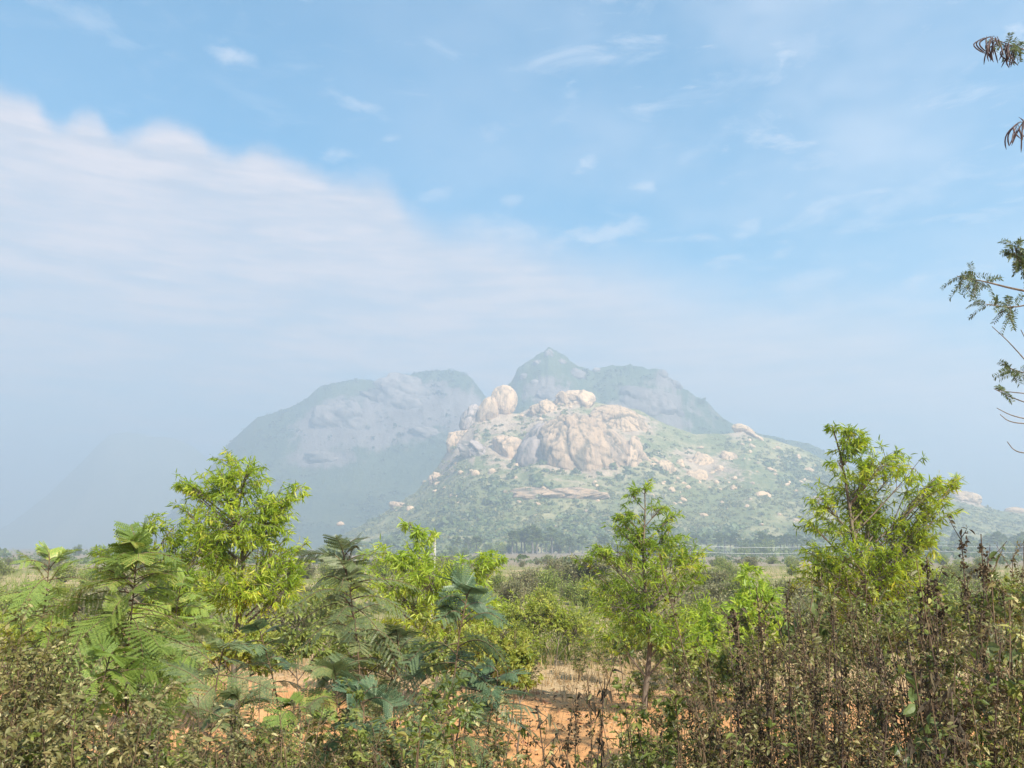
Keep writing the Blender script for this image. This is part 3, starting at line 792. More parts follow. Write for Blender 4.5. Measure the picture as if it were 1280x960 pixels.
# ---------------------------------------------------------------- palms and trees at the foot of the hills
def make_palm(seed):
    def mk():
        rng = np.random.default_rng(seed)
        root = thing('palm_tree', '', 'palm tree')
        h = 4.8; lean = rng.uniform(-.5, .5, 2)
        zz = np.linspace(0, 1, 7)
        path = np.stack([lean[0] * zz ** 2, lean[1] * zz ** 2, zz * h], -1)
        g = Geo(); tube(g, path, np.interp(zz, [0, .15, 1], [.34, .24, .2]), 7); g.build('trunk', M['palm_trunk'], root, True)
        c = Geo(); top = path[-1]
        for k in range(38):
            a = rng.uniform(0, 6.28); e = rng.uniform(-.75, 1.35)
            d = np.array([math.cos(a) * math.cos(e), math.sin(a) * math.cos(e), math.sin(e)])
            L = rng.uniform(1.0, 1.5); hub = top + d * L
            tube(c, np.stack([top, top + d * L * .5, hub]), [.05, .04, .03], 3)
            side = norm(np.cross(d, [0, 0, 1.0]) + 1e-4); up = np.cross(side, d)
            for q in np.linspace(-1.35, 1.35, 9):               # blades of the fan
                bd = d * math.cos(q) + side * math.sin(q) + up * .12 * rng.normal()
                w = np.cross(bd, up); w = norm(w) * .16
                ll = rng.uniform(1.0, 1.4)
                c.add([hub, hub + bd * ll * .5 + w, hub + bd * ll * .98 - np.array([0, 0, .25]), hub + bd * ll * .5 - w], [[0, 1, 2, 3]])
        c.build('crown', M['far_leaf'], root)
        return root
    return mk
def lobe_points(lobes, n, rng, power=.45):
    """points in a union of ellipsoids: lobes = [(cx,cy,cz,rx,ry,rz)]"""
    L = np.array(lobes, float)
    w = L[:, 3] * L[:, 4] * L[:, 5]; w = w ** .8; w /= w.sum()
    k = rng.choice(len(L), n, p=w)
    d = norm(rng.normal(0, 1, (n, 3)))
    r = rng.uniform(0, 1, n) ** power
    return L[k, :3] + d * r[:, None] * L[k, 3:], k
def make_bush(seed, mat, n_lobes=7, width=1.0, height=1.0, leaf=.055, twigs=170, per=14, stemmed=True, bark='bark', name='bush', cat='bush', part='foliage', template=None):
    """unit bush (about 1 m half width) scaled when placed"""
    def mk():
        rng = np.random.default_rng(seed)
        root = thing(name, '', cat)
        lobes = []
        for _ in range(n_lobes):
            a = rng.uniform(0, 6.28); r = rng.uniform(.1, .62) * width
            lobes.append((r * math.cos(a), r * math.sin(a), rng.uniform(.35, .95) * height, rng.uniform(.25, .45) * width, rng.uniform(.25, .45) * width, rng.uniform(.2, .38) * height))
        tip, k = lobe_points(lobes, twigs, rng)
        tip[:, 2] = np.maximum(tip[:, 2], .06)
        base = np.stack([tip[:, 0] * .15, tip[:, 1] * .15, np.zeros(twigs)], -1) + rng.normal(0, .03, (twigs, 3)) * [1, 1, 0]
        mid = base * .5 + tip * .5 + np.stack([tip[:, 0] * -.12, tip[:, 1] * -.12, tip[:, 2] * .06], -1)
        w = np.linspace(0, 1, 5)[None, :, None]
        path = (1 - w) ** 2 * base[:, None] + 2 * w * (1 - w) * mid[:, None] + w ** 2 * tip[:, None]
        g = Geo(); tubes(g, path, .011, .003); g.build('stems' if not name.endswith('tree') else 'trunk', M[bark], root)
        if name.endswith('tree'):
            pass
        N = twigs * per
        t = rng.uniform(.55, 1.02, N); i = np.repeat(np.arange(twigs), per)
        tt = t[:, None]
        p = (1 - tt) ** 2 * base[i] + 2 * tt * (1 - tt) * mid[i] + tt ** 2 * tip[i] + rng.normal(0, .045, (N, 3))
        d = norm(tip[i] - mid[i]) * .5 + rng.normal(0, .7, (N, 3))
        T = template or OVATE
        c = Geo(); c.inst(T[0], T[1], p, frames(d, rng), leaf * rng.uniform(.6, 1.35, N), rng.uniform(0, 1, twigs)[i]); c.build(part, M[mat], root)
        return root
    return mk

palms = Stock([make_palm(1), make_palm(2), make_palm(3)])
rng = np.random.default_rng(404)
palm_x = [572, 585, 596, 640, 646, 652, 656, 661, 666, 671, 677, 683, 690, 700, 712, 728, 738, 756, 835, 850, 868, 884, 898, 906, 913, 919, 926, 932, 938, 945, 951, 956, 962, 969, 976,
          983, 990, 997, 1004, 1012, 1196, 1212, 1228, 1237, 1246, 1255, 1262, 1270, 1279, 1288]
for k, px in enumerate(palm_x):
    Y = rng.uniform(400, 485)
    p = P(px, 683, Y)
    s = rng.uniform(1.0, 1.65) + (.5 if 640 <= px <= 700 else 0)
    if 640 <= px <= 700:
        lab, grp = 'fan palm in the small grove on the plain below the big rock face', 'palms in the grove below the big rock face'
    elif px < 640:
        lab, grp = 'slender palm left of the small grove at the hill foot', 'palms left of the grove'
    elif px < 870:
        lab, grp = 'palm in the thin line behind the centre tree at the hill foot', 'palms behind the centre tree'
    elif px < 1100:
        lab, grp = 'fan palm in the long row between the centre tree and the right tree', 'palms between the centre and right trees'
    else:
        lab, grp = 'fan palm right of the right hand tree, under the low ridge', 'palms under the low right ridge'
    palms.put(k % 3, lab, grp, (p[0], Y, float(gz(p[0], Y)) - .1), rng.uniform(0, 6.28), s)

far_trees = Stock([make_bush(31, 'far_leaf', 9, 1.0, 1.25, .16, 150, 12, name='tree', cat='tree', part='crown'),
                   make_bush(32, 'far_leaf', 8, 1.0, 1.0, .16, 150, 12, name='tree', cat='tree', part='crown'),
                   make_bush(33, 'scrub_green', 8, 1.1, 1.1, .15, 140, 12, name='tree', cat='tree', part='crown')])
for k in range(150):
    px = rng.uniform(-60, 1340) if k < 70 else rng.uniform(420, 1340)
    Y = rng.choice([rng.uniform(330, 490), rng.uniform(180, 330)], p=[.75, .25])
    if 630 < px < 730: Y = rng.uniform(440, 490)
    p = P(px, 683, Y); s = rng.uniform(1.6, 3.6) * (1.0 if Y > 330 else .45) * (1.0 if px < 560 or Y < 330 else 1.5)
    if px < 400: lab, grp = 'hazy round tree on the far plain at the left', 'far trees on the left plain'
    elif px < 760: lab, grp = 'hazy tree on the far plain under the big rock face', 'far trees under the rock face'
    else: lab, grp = 'hazy tree at the foot of the right slope', 'far trees under the right slope'
    far_trees.put(rng.integers(3), lab, grp, (p[0], Y, float(gz(p[0], Y)) - .1), rng.uniform(0, 6.28), s)

def plain_scrub():
    rng = np.random.default_rng(61)
    n = 2600; per = 24
    y = rng.uniform(150, 500, n); x = rng.uniform(-.72, .72, n) * y
    px = 640 + x / y * FPX
    k = (fbm(np.stack([x * .02, y * .012, 0 * x], -1), 3, seed=4) > rng.uniform(-.55, .35, n)) & ~((px > 630) & (px < 740) & (y > 230) & (y < 430))
    x, y = x[k], y[k]; n = len(x)
    s_ = rng.lognormal(0, .35, n) * np.where(y > 300, 1.5, .8)
    i = np.repeat(np.arange(n), per); N = len(i)
    d = norm(rng.normal(0, 1, (N, 3))); d[:, 2] = np.abs(d[:, 2])
    pos = np.stack([x, y, gz(x, y)], -1)[i] + d * (s_[i] * rng.uniform(.3, 1, N) ** .5)[:, None]
    g = Geo(); g.inst(SCRAP[0] - np.array([.5, 0, 0]), SCRAP[1], pos, frames(rng.normal(0, 1, (N, 3)), rng), s_[i] * rng.uniform(.25, .5, N))
    tag(g.build('far_scrub', M['far_leaf']), 'low green brown scrub covering the far plain', 'scrub', kind='stuff')
plain_scrub()
# mid-field scrub
mid = Stock([make_bush(41, 'scrub_grey', 8, 1.1, .9, .075, 200, 13), make_bush(42, 'scrub_green', 8, 1.0, .9, .075, 200, 13),
             make_bush(43, 'scrub_grey', 6, .9, 1.1, .06, 170, 13), make_bush(44, 'yellow_shrub', 7, 1.1, .8, .075, 190, 13),
             make_bush(45, 'scrub_green', 9, 1.2, .8, .065, 210, 13)])
for k in range(280):
    Y = math.exp(rng.uniform(math.log(17), math.log(170))) if k < 160 else rng.uniform(15.5, 48)
    px = rng.uniform(-40, 1320)
    p = P(px, 683, Y)
    s = rng.uniform(.75, 1.35) * (1.0 + Y / 320.0)
    if Y < 24 and 630 < px < 870: continue
    vi = int(rng.choice([0, 1, 2, 3, 4], p=[.24, .26, .14, .14, .22]))
    look = ['greyish olive', 'green', 'thin greyish', 'yellow green', 'spreading green'][vi]
    side = 'behind the left trees' if px < 460 else ('left of the centre tree' if px < 760 else 'right of the centre tree')
    dist = 'on the near field' if Y < 45 else ('in mid field' if Y < 90 else 'at the far field edge')
    mid.put(vi, f'{look} bush {dist} {side}', f'{look} bushes {dist} {side}', (p[0], Y, float(gz(p[0], Y)) - .05), rng.uniform(0, 6.28), s)
# the two grey thorn bushes and the green one that stand out between the trees
for (px, py, hw, Y, vi, lab) in [(735, 748, 52, 46, 0, 'large grey olive thorn bush left of the centre tree'), (690, 752, 40, 52, 2, 'twiggy grey bush beside the large thorn bush'),
                                 (668, 790, 34, 26, 4, 'low fresh green bush behind the yellow leaved shrub'), (715, 785, 30, 25, 1, 'low dark green bush in front of the grey thorn bush')]:
    p = P(px, 683, Y)
    mid.put(vi, lab, None, (p[0], Y, float(gz(p[0], Y)) - .05), 1.3 * vi, hw * Y / FPX)

# ---------------------------------------------------------------- posts and wires
def post(px, ptop, Y, r, mat, label, taper=.8):
    t = P(px, ptop, Y); z0 = float(gz(t[0], Y)) - .3
    g = Geo()
    bm = bmesh.new(); bmesh.ops.create_cube(bm, size=1.0)
    for v in bm.verts:
        k = taper if v.co.z > 0 else 1.0
        v.co = Vector((v.co.x * 2 * r * k, v.co.y * 2 * r * k, (v.co.z + .5) * (t[2] - z0)))
    bmesh.ops.bevel(bm, geom=list(bm.edges), offset=r * .25, segments=1, affect='EDGES')
    me = bpy.data.meshes.new('concrete_post'); bm.to_mesh(me); bm.free(); me.materials.append(M[mat])
    o = bpy.data.objects.new('concrete_post', me); COL.objects.link(o); o.location = (t[0], Y, z0)
    o.rotation_euler = (0, R(1.2), R(20))
    tag(o, label, 'post')
    return t
post(541, 664, 26, .045, 'concrete', 'tall whitish concrete post in the pale yellow tree')
post(937, 722, 22, .06, 'concrete_grey', 'short grey concrete post in the yellow green bush right of the centre tree')
def wire_run():
    Y = 130.0; tops = []
    for px, lab in [(808, 'thin wire pole hidden behind the centre tree'), (1092, 'thin wire pole hidden behind the right tree'), (1400, 'thin wire pole beyond the right edge')]:
        p = P(px, 676, Y + (px - 800) * .05); z0 = float(gz(p[0], p[1])) - .2
        g = Geo(); tube(g, [(p[0], p[1], z0), (p[0], p[1], p[2])], [.07, .06], 8)
        o = g.build('wire_pole', M['concrete_grey']); tag(o, lab, 'pole'); tops.append(p)
    for dz_, lab in ((-.15, 'upper pale wire strung across the plain'), (-1.1, 'lower pale wire strung across the plain')):
        g = Geo()
        for a, b in zip(tops[:-1], tops[1:]):
            w = np.linspace(0, 1, 25)[:, None]
            pts_ = a * (1 - w) + b * w + np.array([0, -.08, dz_]); pts_[:, 2] -= (.9 * 4 * w * (1 - w))[:, 0]
            tube(g, pts_, .028, 4)
        tag(g.build('wire', M['wire']), lab, 'wire')
wire_run()

# ---------------------------------------------------------------- acacia saplings
def acacia(label, lobes_px, Y, base_px, mat, leaf=.082, density=1.0, seed=1, trunk_r=.045, name='acacia_tree', cat='tree', bark='bark', template=SICKLE, droop=.55, depth=.85, per=24):
    rng = np.random.default_rng(seed)
    bx = P(base_px, 683, Y)[0]; bz = float(gz(bx, Y)) - .05
    base = np.array([bx, Y, bz])
    root = thing(name, label, cat, tuple(base))
    lobes = []
    for (px, py, rx, ry) in lobes_px:
        m = Y / FPX
        c = P(px, py, Y) - base
        rr = rx * m
        c[1] += rng.uniform(-.5, .5) * rr * 1.2
        lobes.append((c[0], c[1], c[2], rx * m, max(rx, ry) * m * depth, ry * m))
    for _ in range(len(lobes)):                              # fill between neighbours, uneven
        a_ = lobes[rng.integers(len(lobes_px))]; o_ = sorted(lobes[:len(lobes_px)], key=lambda q: (q[0] - a_[0]) ** 2 + (q[2] - a_[2]) ** 2)[1 + rng.integers(2)]
        k_ = rng.uniform(.45, .7)
        lobes.append(tuple((np.array(a_[:3]) + np.array(o_[:3])) / 2 + rng.normal(0, .06, 3)) + tuple(np.array(a_[3:]) * k_))
    L = np.array(lobes)
    top = L[np.argmax(L[:, 2]), :3]
    lowc = L[np.argsort(L[:, 2])[:max(1, len(L) // 2)], :3].mean(0)
    w = np.linspace(0, 1, 12)[:, None]
    ctrl = np.array([lowc[0], lowc[1] * .3, top[2] * .5])
    trunk = (1 - w) ** 2 * np.zeros(3) + 2 * w * (1 - w) * ctrl + w ** 2 * top
    trunk += np.stack([.06 * np.sin(w[:, 0] * 7 + seed), .05 * np.cos(w[:, 0] * 8), 0 * w[:, 0]], -1) * np.sin(np.pi * w)
    g = Geo(); tube(g, trunk, np.linspace(trunk_r, trunk_r * .15, 12), 7)
    tips, bases, mids = [], [], []
    for l in L:
        c = l[:3]
        hd = np.linalg.norm(c[:2] - np.interp(c[2], trunk[:, 2], trunk[:, 0]) * np.array([1, 0]))
        za = np.clip(c[2] - .9 * hd - .35 * l[5], .16 * top[2], top[2] * .95)
        a = np.array([np.interp(za, trunk[:, 2], trunk[:, k]) for k in range(3)])
        mid_ = a * .5 + c * .5 + np.array([0, 0, -.06 * hd])
        wl = np.linspace(0, 1, 8)[:, None]
        limb = (1 - wl) ** 2 * a + 2 * wl * (1 - wl) * mid_ + wl ** 2 * c
        r0 = max(.006, trunk_r * .42 * (1 - .6 * za / top[2]))
        tube(g, limb, np.linspace(r0, .004, 8), 5)
        area = l[3] * l[5] * math.pi
        n = max(6, int(area * density * 66))
        d = norm(rng.normal(0, 1, (n, 3))); rad = rng.uniform(.15, 1.0, n) ** .5 * np.where(rng.random(n) < .16, rng.uniform(1.1, 1.55, n), 1.0)
        t = c + d * rad[:, None] * l[3:]
        s = limb[rng.integers(3, 8, n)]
        tips.append(t); bases.append(s); mids.append(s * .5 + t * .5 + np.array([0, 0, .05]) * np.linalg.norm(t - s, axis=1, keepdims=True) * 2)
    tips, bases, mids = map(np.concatenate, (tips, bases, mids))
    w5 = np.linspace(0, 1, 5)[None, :, None]
    tubes(g, (1 - w5) ** 2 * bases[:, None] + 2 * w5 * (1 - w5) * mids[:, None] + w5 ** 2 * tips[:, None], .005, .0018)
    g.build('trunk', M[bark], root, True)
    N = len(tips) * per; i = np.repeat(np.arange(len(tips)), per)
    t = rng.uniform(.45, 1.03, N)[:, None]
    p = (1 - t) ** 2 * bases[i] + 2 * t * (1 - t) * mids[i] + t ** 2 * tips[i] + rng.normal(0, .012, (N, 3))
    dirn = norm(tips[i] - mids[i]) * .7 + rng.normal(0, .6, (N, 3)) + np.array([0, 0, -droop])
    c = Geo(); c.inst(template[0], template[1], p, frames(dirn, rng, roll=.8), leaf * rng.uniform(.35, 1.4, N), rng.uniform(0, 1, len(tips))[i])
    c.build('crown', M[mat], root)
    return root

acacia('tall bright green acacia sapling, the tallest tree on the left', [(312, 600, 42, 32), (350, 628, 26, 34), (268, 612, 38, 30), (238, 606, 18, 14), (300, 650, 62, 42), (345, 690, 38, 45),
        (268, 690, 44, 40), (300, 735, 62, 34), (250, 655, 30, 26), (356, 740, 30, 30), (330, 655, 40, 36), (232, 640, 22, 18), (372, 610, 12, 14), (225, 600, 14, 10), (372, 690, 18, 22), (285, 580, 24, 16)], 11.0, 305, 'acacia', density=1.35, seed=3, trunk_r=.05)
acacia('shorter dense acacia sapling leaning out left of the tallest left tree', [(180, 656, 26, 20), (165, 690, 34, 24), (205, 690, 42, 36), (232, 735, 36, 42), (140, 705, 24, 18), (200, 745, 40, 34), (246, 690, 30, 34), (250, 755, 30, 30), (120, 690, 16, 12), (215, 660, 22, 16)], 10.4, 215, 'acacia_dark', density=1.3, seed=4, trunk_r=.04)
acacia('sparse yellow green acacia sapling with thin tips around the whitish post', [(512, 652, 18, 10), (538, 668, 12, 12), (480, 692, 30, 18), (590, 706, 32, 26), (540, 722, 56, 36), (602, 752, 30, 34), (500, 760, 48, 30), (560, 772, 50, 30), (462, 710, 16, 18), (625, 700, 10, 10), (520, 700, 40, 24), (575, 735, 50, 30), (490, 735, 44, 28), (615, 745, 22, 26)],
       13.0, 545, 'acacia_pale', leaf=.10, density=.85, seed=5, trunk_r=.03)
acacia('green acacia sapling with slanting bare trunk in the centre', [(806, 612, 20, 14), (826, 634, 24, 18), (790, 640, 20, 14), (772, 690, 40, 26), (852, 686, 34, 26), (806, 690, 52, 34), (790, 740, 62, 32), (870, 720, 22, 22), (806, 778, 66, 30), (748, 682, 22, 14), (842, 796, 46, 34), (746, 730, 22, 22), (762, 786, 36, 28), (800, 660, 36, 18), (770, 655, 18, 14), (838, 664, 24, 18), (822, 715, 56, 24), (780, 760, 56, 24), (875, 690, 14, 14), (728, 700, 14, 12)],
       12.6, 798, 'acacia_dark', density=.9, seed=6, trunk_r=.045)
acacia('broad bright green acacia sapling on the right, widest crown', [(1060, 552, 28, 22), (1076, 545, 14, 16), (1112, 570, 36, 24), (1138, 586, 26, 18), (1022, 622, 26, 26), (1082, 612, 58, 34), (1150, 612, 36, 30), (1186, 604, 16, 16), (1062, 664, 56, 32), (1122, 672, 48, 36), (1012, 656, 18, 18), (1082, 724, 62, 36), (1150, 655, 32, 28), (1046, 575, 22, 18), (1130, 730, 50, 34), (1020, 720, 26, 22), (1070, 760, 56, 30), (1042, 532, 12, 10), (1016, 690, 26, 28), (1100, 648, 42, 36), (1050, 700, 42, 34), (1112, 704, 44, 30), (1150, 690, 30, 30), (1168, 640, 24, 20), (1090, 585, 40, 22), (1196, 600, 8, 8)],
       11.2, 1088, 'acacia', density=1.1, seed=7, trunk_r=.055)
acacia('small yellow green acacia bush around the short grey post', [(932, 716, 18, 14), (952, 742, 28, 26), (925, 768, 28, 26), (960, 778, 30, 28)], 17.0, 940, 'acacia_pale', leaf=.13, density=1.2, seed=8, trunk_r=.025)
acacia('low yellow green acacia bush just right of the centre trunk', [(888, 772, 26, 26), (868, 806, 34, 24), (905, 815, 34, 26)], 16.0, 885, 'acacia_pale', leaf=.13, density=1.1, seed=9, trunk_r=.025)
acacia('yellow leaved shrub left of the red soil gap', [(655, 812, 20, 18), (642, 842, 18, 16), (666, 848, 16, 12), (630, 808, 10, 8)], 9.5, 652, 'yellow_shrub', leaf=.06, density=2.2, seed=10, trunk_r=.015, name='shrub', cat='shrub', template=OVATE, droop=.2)
acacia('yellow olive shrub under the tallest left tree', [(300, 800, 40, 22), (262, 815, 34, 20), (340, 815, 34, 24)], 9.6, 300, 'yellow_shrub', leaf=.06, density=1.6, seed=12, trunk_r=.015, name='shrub', cat='shrub', template=OVATE, droop=.2)
acacia('olive shrub under the sparse yellow green tree', [(480, 820, 40, 26), (530, 825, 40, 28), (430, 820, 30, 26), (580, 835, 30, 22)], 9.0, 505, 'weed_green', leaf=.055, density=2.0, seed=13, trunk_r=.015, name='shrub', cat='shrub', template=OVATE, droop=.2)

for k_, (lab, lb, Y_, bx_, mt_, sd2) in enumerate([
    ('olive yellow shrub at the far left edge behind the first feathery sapling', [(20, 790, 44, 26), (-30, 780, 40, 30), (60, 800, 34, 24)], 8.6, 20, 'yellow_shrub', 21),
    ('green shrub behind the large light green feathery sapling', [(120, 790, 40, 30), (165, 805, 44, 28), (205, 815, 34, 26)], 8.4, 150, 'weed_green', 22),
    ('green shrub filling the gap before the tallest left tree and grey green sapling', [(370, 785, 34, 34), (400, 810, 36, 30), (352, 820, 30, 26)], 8.8, 380, 'scrub_green', 23),
    ('yellow green shrub low between the sparse yellow tree and blue green sapling', [(560, 800, 34, 30), (610, 800, 26, 30), (530, 790, 26, 22)], 10.5, 570, 'yellow_shrub', 24),
    ('yellow green shrub low behind the lower left thicket', [(60, 850, 50, 28), (130, 860, 50, 30), (190, 850, 40, 28), (10, 840, 40, 30)], 7.4, 110, 'weed_green', 31),
    ('bright green shrub in the middle distance left of the centre tree', [(690, 770, 40, 22), (650, 765, 30, 24), (725, 785, 34, 18)], 18.0, 690, 'scrub_bright', 28),
    ('low yellow green shrub behind the yellow leaved shrub', [(630, 790, 34, 24), (665, 800, 30, 16), (600, 800, 26, 24)], 15.5, 635, 'scrub_bright', 29),
    ('spreading yellow green shrub behind the centre trunk', [(760, 800, 34, 20), (830, 790, 40, 24), (870, 770, 34, 26), (905, 790, 30, 24)], 19.0, 830, 'scrub_bright', 30),
    ('fresh green shrub right of the centre trunk', [(850, 830, 34, 24), (885, 850, 34, 26), (910, 825, 30, 26)], 9.4, 880, 'weed_green', 25),
    ('olive shrub at the foot of the right acacia', [(1060, 790, 50, 30), (1130, 790, 50, 32), (1010, 790, 36, 26), (1100, 760, 40, 24)], 9.6, 1080, 'scrub_green', 26),
    ('olive green shrub at the right edge behind the thicket', [(1220, 760, 46, 34), (1280, 750, 46, 34), (1180, 775, 34, 26)], 9.2, 1240, 'weed_green', 27)]):
    acacia(lab, lb, Y_, bx_, mt_, leaf=.052, density=1.5, seed=sd2, trunk_r=.014, name='shrub', cat='shrub', template=OVATE, droop=.2)

# ---------------------------------------------------------------- feather-leaved saplings
def pinna_template(n=9):
    """one feather of small paired leaflets along x"""
    V, F = [], []
    for i in range(n):
        x = .06 + .92 * i / (n - 1); l = .098 * (1 - .55 * abs(x - .45)); wd = .047
        for s in (-1, 1):
            b = len(V); dxx = .05
            V += [(x - wd, 0, 0), (x + wd, 0, 0), (x + wd * .7 + dxx, s * l, -.012), (x - wd * .5 + dxx, s * l, -.012)]
            F.append([b, b + 1, b + 2, b + 3] if s > 0 else [b + 1, b, b + 3, b + 2])
    return np.array(V, float), np.array(F)
PINNA = pinna_template()
def frond(g, gs, base, d, L, rng, pairs=13, plen=.062, arch=.5):
    """one bipinnate leaf: an arching rachis with pairs of feathers"""
    w = np.linspace(0, 1, 10)
    d = norm(np.asarray(d, float)); side = norm(np.cross(d, [0, 0, 1.0]) + rng.normal(0, .32, 3))
    path = base + d * (w * L)[:, None] + np.array([0, 0, -1.0]) * (arch * L * w ** 2.2)[:, None] + side * (rng.normal(0, .05) * L * w ** 2)[:, None]
    tube(gs, path, np.linspace(.0035, .0012, 10), 4)
    t = np.linspace(.2, 1.0, pairs)
    pos = np.stack([np.interp(t, w, path[:, k]) for k in range(3)], -1)
    tg = norm(np.stack([np.interp(t, w, np.gradient(path, axis=0)[:, k]) for k in range(3)], -1))
    sd_ = norm(np.cross(tg, np.array([0, 0, 1.0]) + rng.normal(0, .35, 3)))
    up = np.cross(sd_, tg)
    ln = plen * (1 - .75 * np.abs(t - .5) ** 1.6) * rng.uniform(.9, 1.1, pairs)
    tone = float(np.clip(rng.normal(.5, .28), 0, 1))
    for s in (-1, 1):
        px_ = norm(sd_ * s + tg * (.35 + .5 * t[:, None]) - up * rng.uniform(.05, .35, (pairs, 1)))
        py_ = norm(np.cross(up, px_)); pz = np.cross(px_, py_)
        keep = rng.random(pairs) > .12
        g.inst(PINNA[0], PINNA[1], pos[keep], np.stack([px_, py_, pz], -1)[keep], ln[keep], tone)
def sapling(label, px, ptop, pbot, Y, n, L, mat, seed, spread=1.0, lean=0.0, group=None, plen=.085, extra=None):
    rng = np.random.default_rng(seed)
    t = P(px, ptop, Y); b = P(px - lean, 683, Y)
    bz = float(gz(b[0], Y)) - .03
    base = np.array([b[0], Y, bz]); top = t - base
    root = thing('feathery_sapling', label, 'sapling', tuple(base), group)
    w = np.linspace(0, 1, 10)[:, None]
    stem = top * w + np.array([.03, .02, 0]) * np.sin(w * 5 + seed) * np.sin(np.pi * w)
    stem += np.array([rng.normal(0, .07), rng.normal(0, .05), 0]) * np.sin(np.pi * w) + np.array([rng.normal(0, .03), 0, 0]) * np.sin(2 * np.pi * w)
    gs = Geo(); tube(gs, stem, np.linspace(.011, .003, 10), 6)
    zlow = max(.3, (P(px, pbot, Y)[2] - bz) / top[2])
    gl = Geo(); a = rng.uniform(0, 6.28)
    n = int(n * 1.35)
    for k in range(n):
        f = k / max(1, n - 1)
        q = 1 - (1 - zlow) * f
        p = np.array([np.interp(q, w[:, 0], stem[:, j]) for j in range(3)])
        a += 2.4 + rng.normal(0, .3)
        e = .8 - 1.0 * f + rng.normal(0, .38)
        d = np.array([math.cos(a) * math.cos(e), math.sin(a) * math.cos(e) * .8, math.sin(e)])
        frond(gl, gs, p, d, L * rng.uniform(.5, 1.15) * (.42 + .58 * min(1, f * 3)) * spread, rng, pairs=int(rng.integers(14, 19)), plen=plen * rng.uniform(.8, 1.15), arch=rng.uniform(.2, .55 + .6 * f))
    gs.build('stem', M['stem'], root, True)
    gl.build('fronds', M[mat], root)
    return root
sapling('large light green feathery sapling at the left, in front of the shorter acacia', 172, 684, 835, 4.8, 46, .43, 'feather', 1, plen=.10)
sapling('feathery sapling with small dark fronds at the far left edge', 62, 696, 815, 5.2, 22, .33, 'feather', 2, lean=10)
sapling('grey green feathery sapling standing before the tall left acacia and yellow tree', 428, 686, 835, 4.8, 32, .40, 'feather_grey', 3, lean=-20)
sapling('blue green feathery sapling in front of the sparse yellow tree', 585, 740, 895, 4.4, 24, .34, 'feather_blue', 4, lean=6)
sapling('low feathery sapling with drooping fronds below the tallest left tree', 280, 805, 900, 4.6, 12, .33, 'feather_grey', 5)
sapling('small bluish feathery sapling between the left saplings', 325, 790, 860, 5.2, 10, .27, 'feather_blue', 6)
sapling('small fresh green feathery sapling at the bottom beside the red soil patch', 368, 880, 930, 4.2, 10, .26, 'feather', 7)
sapling('little feathery sapling with flat fronds under the large light green one', 138, 818, 860, 4.4, 9, .27, 'feather', 8)
sapling('dusty feathery sapling below the grey green one', 420, 835, 920, 4.3, 14, .30, 'feather_grey', 9, lean=14)
sapling('feathery sapling low at right of the blue green one', 622, 840, 900, 4.3, 8, .25, 'feather_blue', 10)
sapling('feathery sapling with wide fronds between the left acacias and the shrub', 245, 775, 850, 5.4, 12, .32, 'feather', 11)
sapling('dusty grey feathery sapling beside the blue green one', 500, 790, 870, 4.8, 10, .28, 'feather_grey', 12)

sapling('blue green feathery sapling at the bottom below the grey green one', 455, 862, 940, 3.9, 12, .28, 'feather_blue', 13)
sapling('grey green feathery sapling at the bottom below the blue green one', 555, 872, 945, 3.8, 11, .27, 'feather_grey', 14, lean=10)
sapling('dull green feathery sapling at the bottom left of the small fresh green one', 300, 878, 945, 3.9, 10, .26, 'feather_grey', 15, lean=-8)
sapling('yellow green feathery sapling between the large light green one and the tallest left tree', 225, 735, 820, 5.6, 16, .34, 'feather', 16)

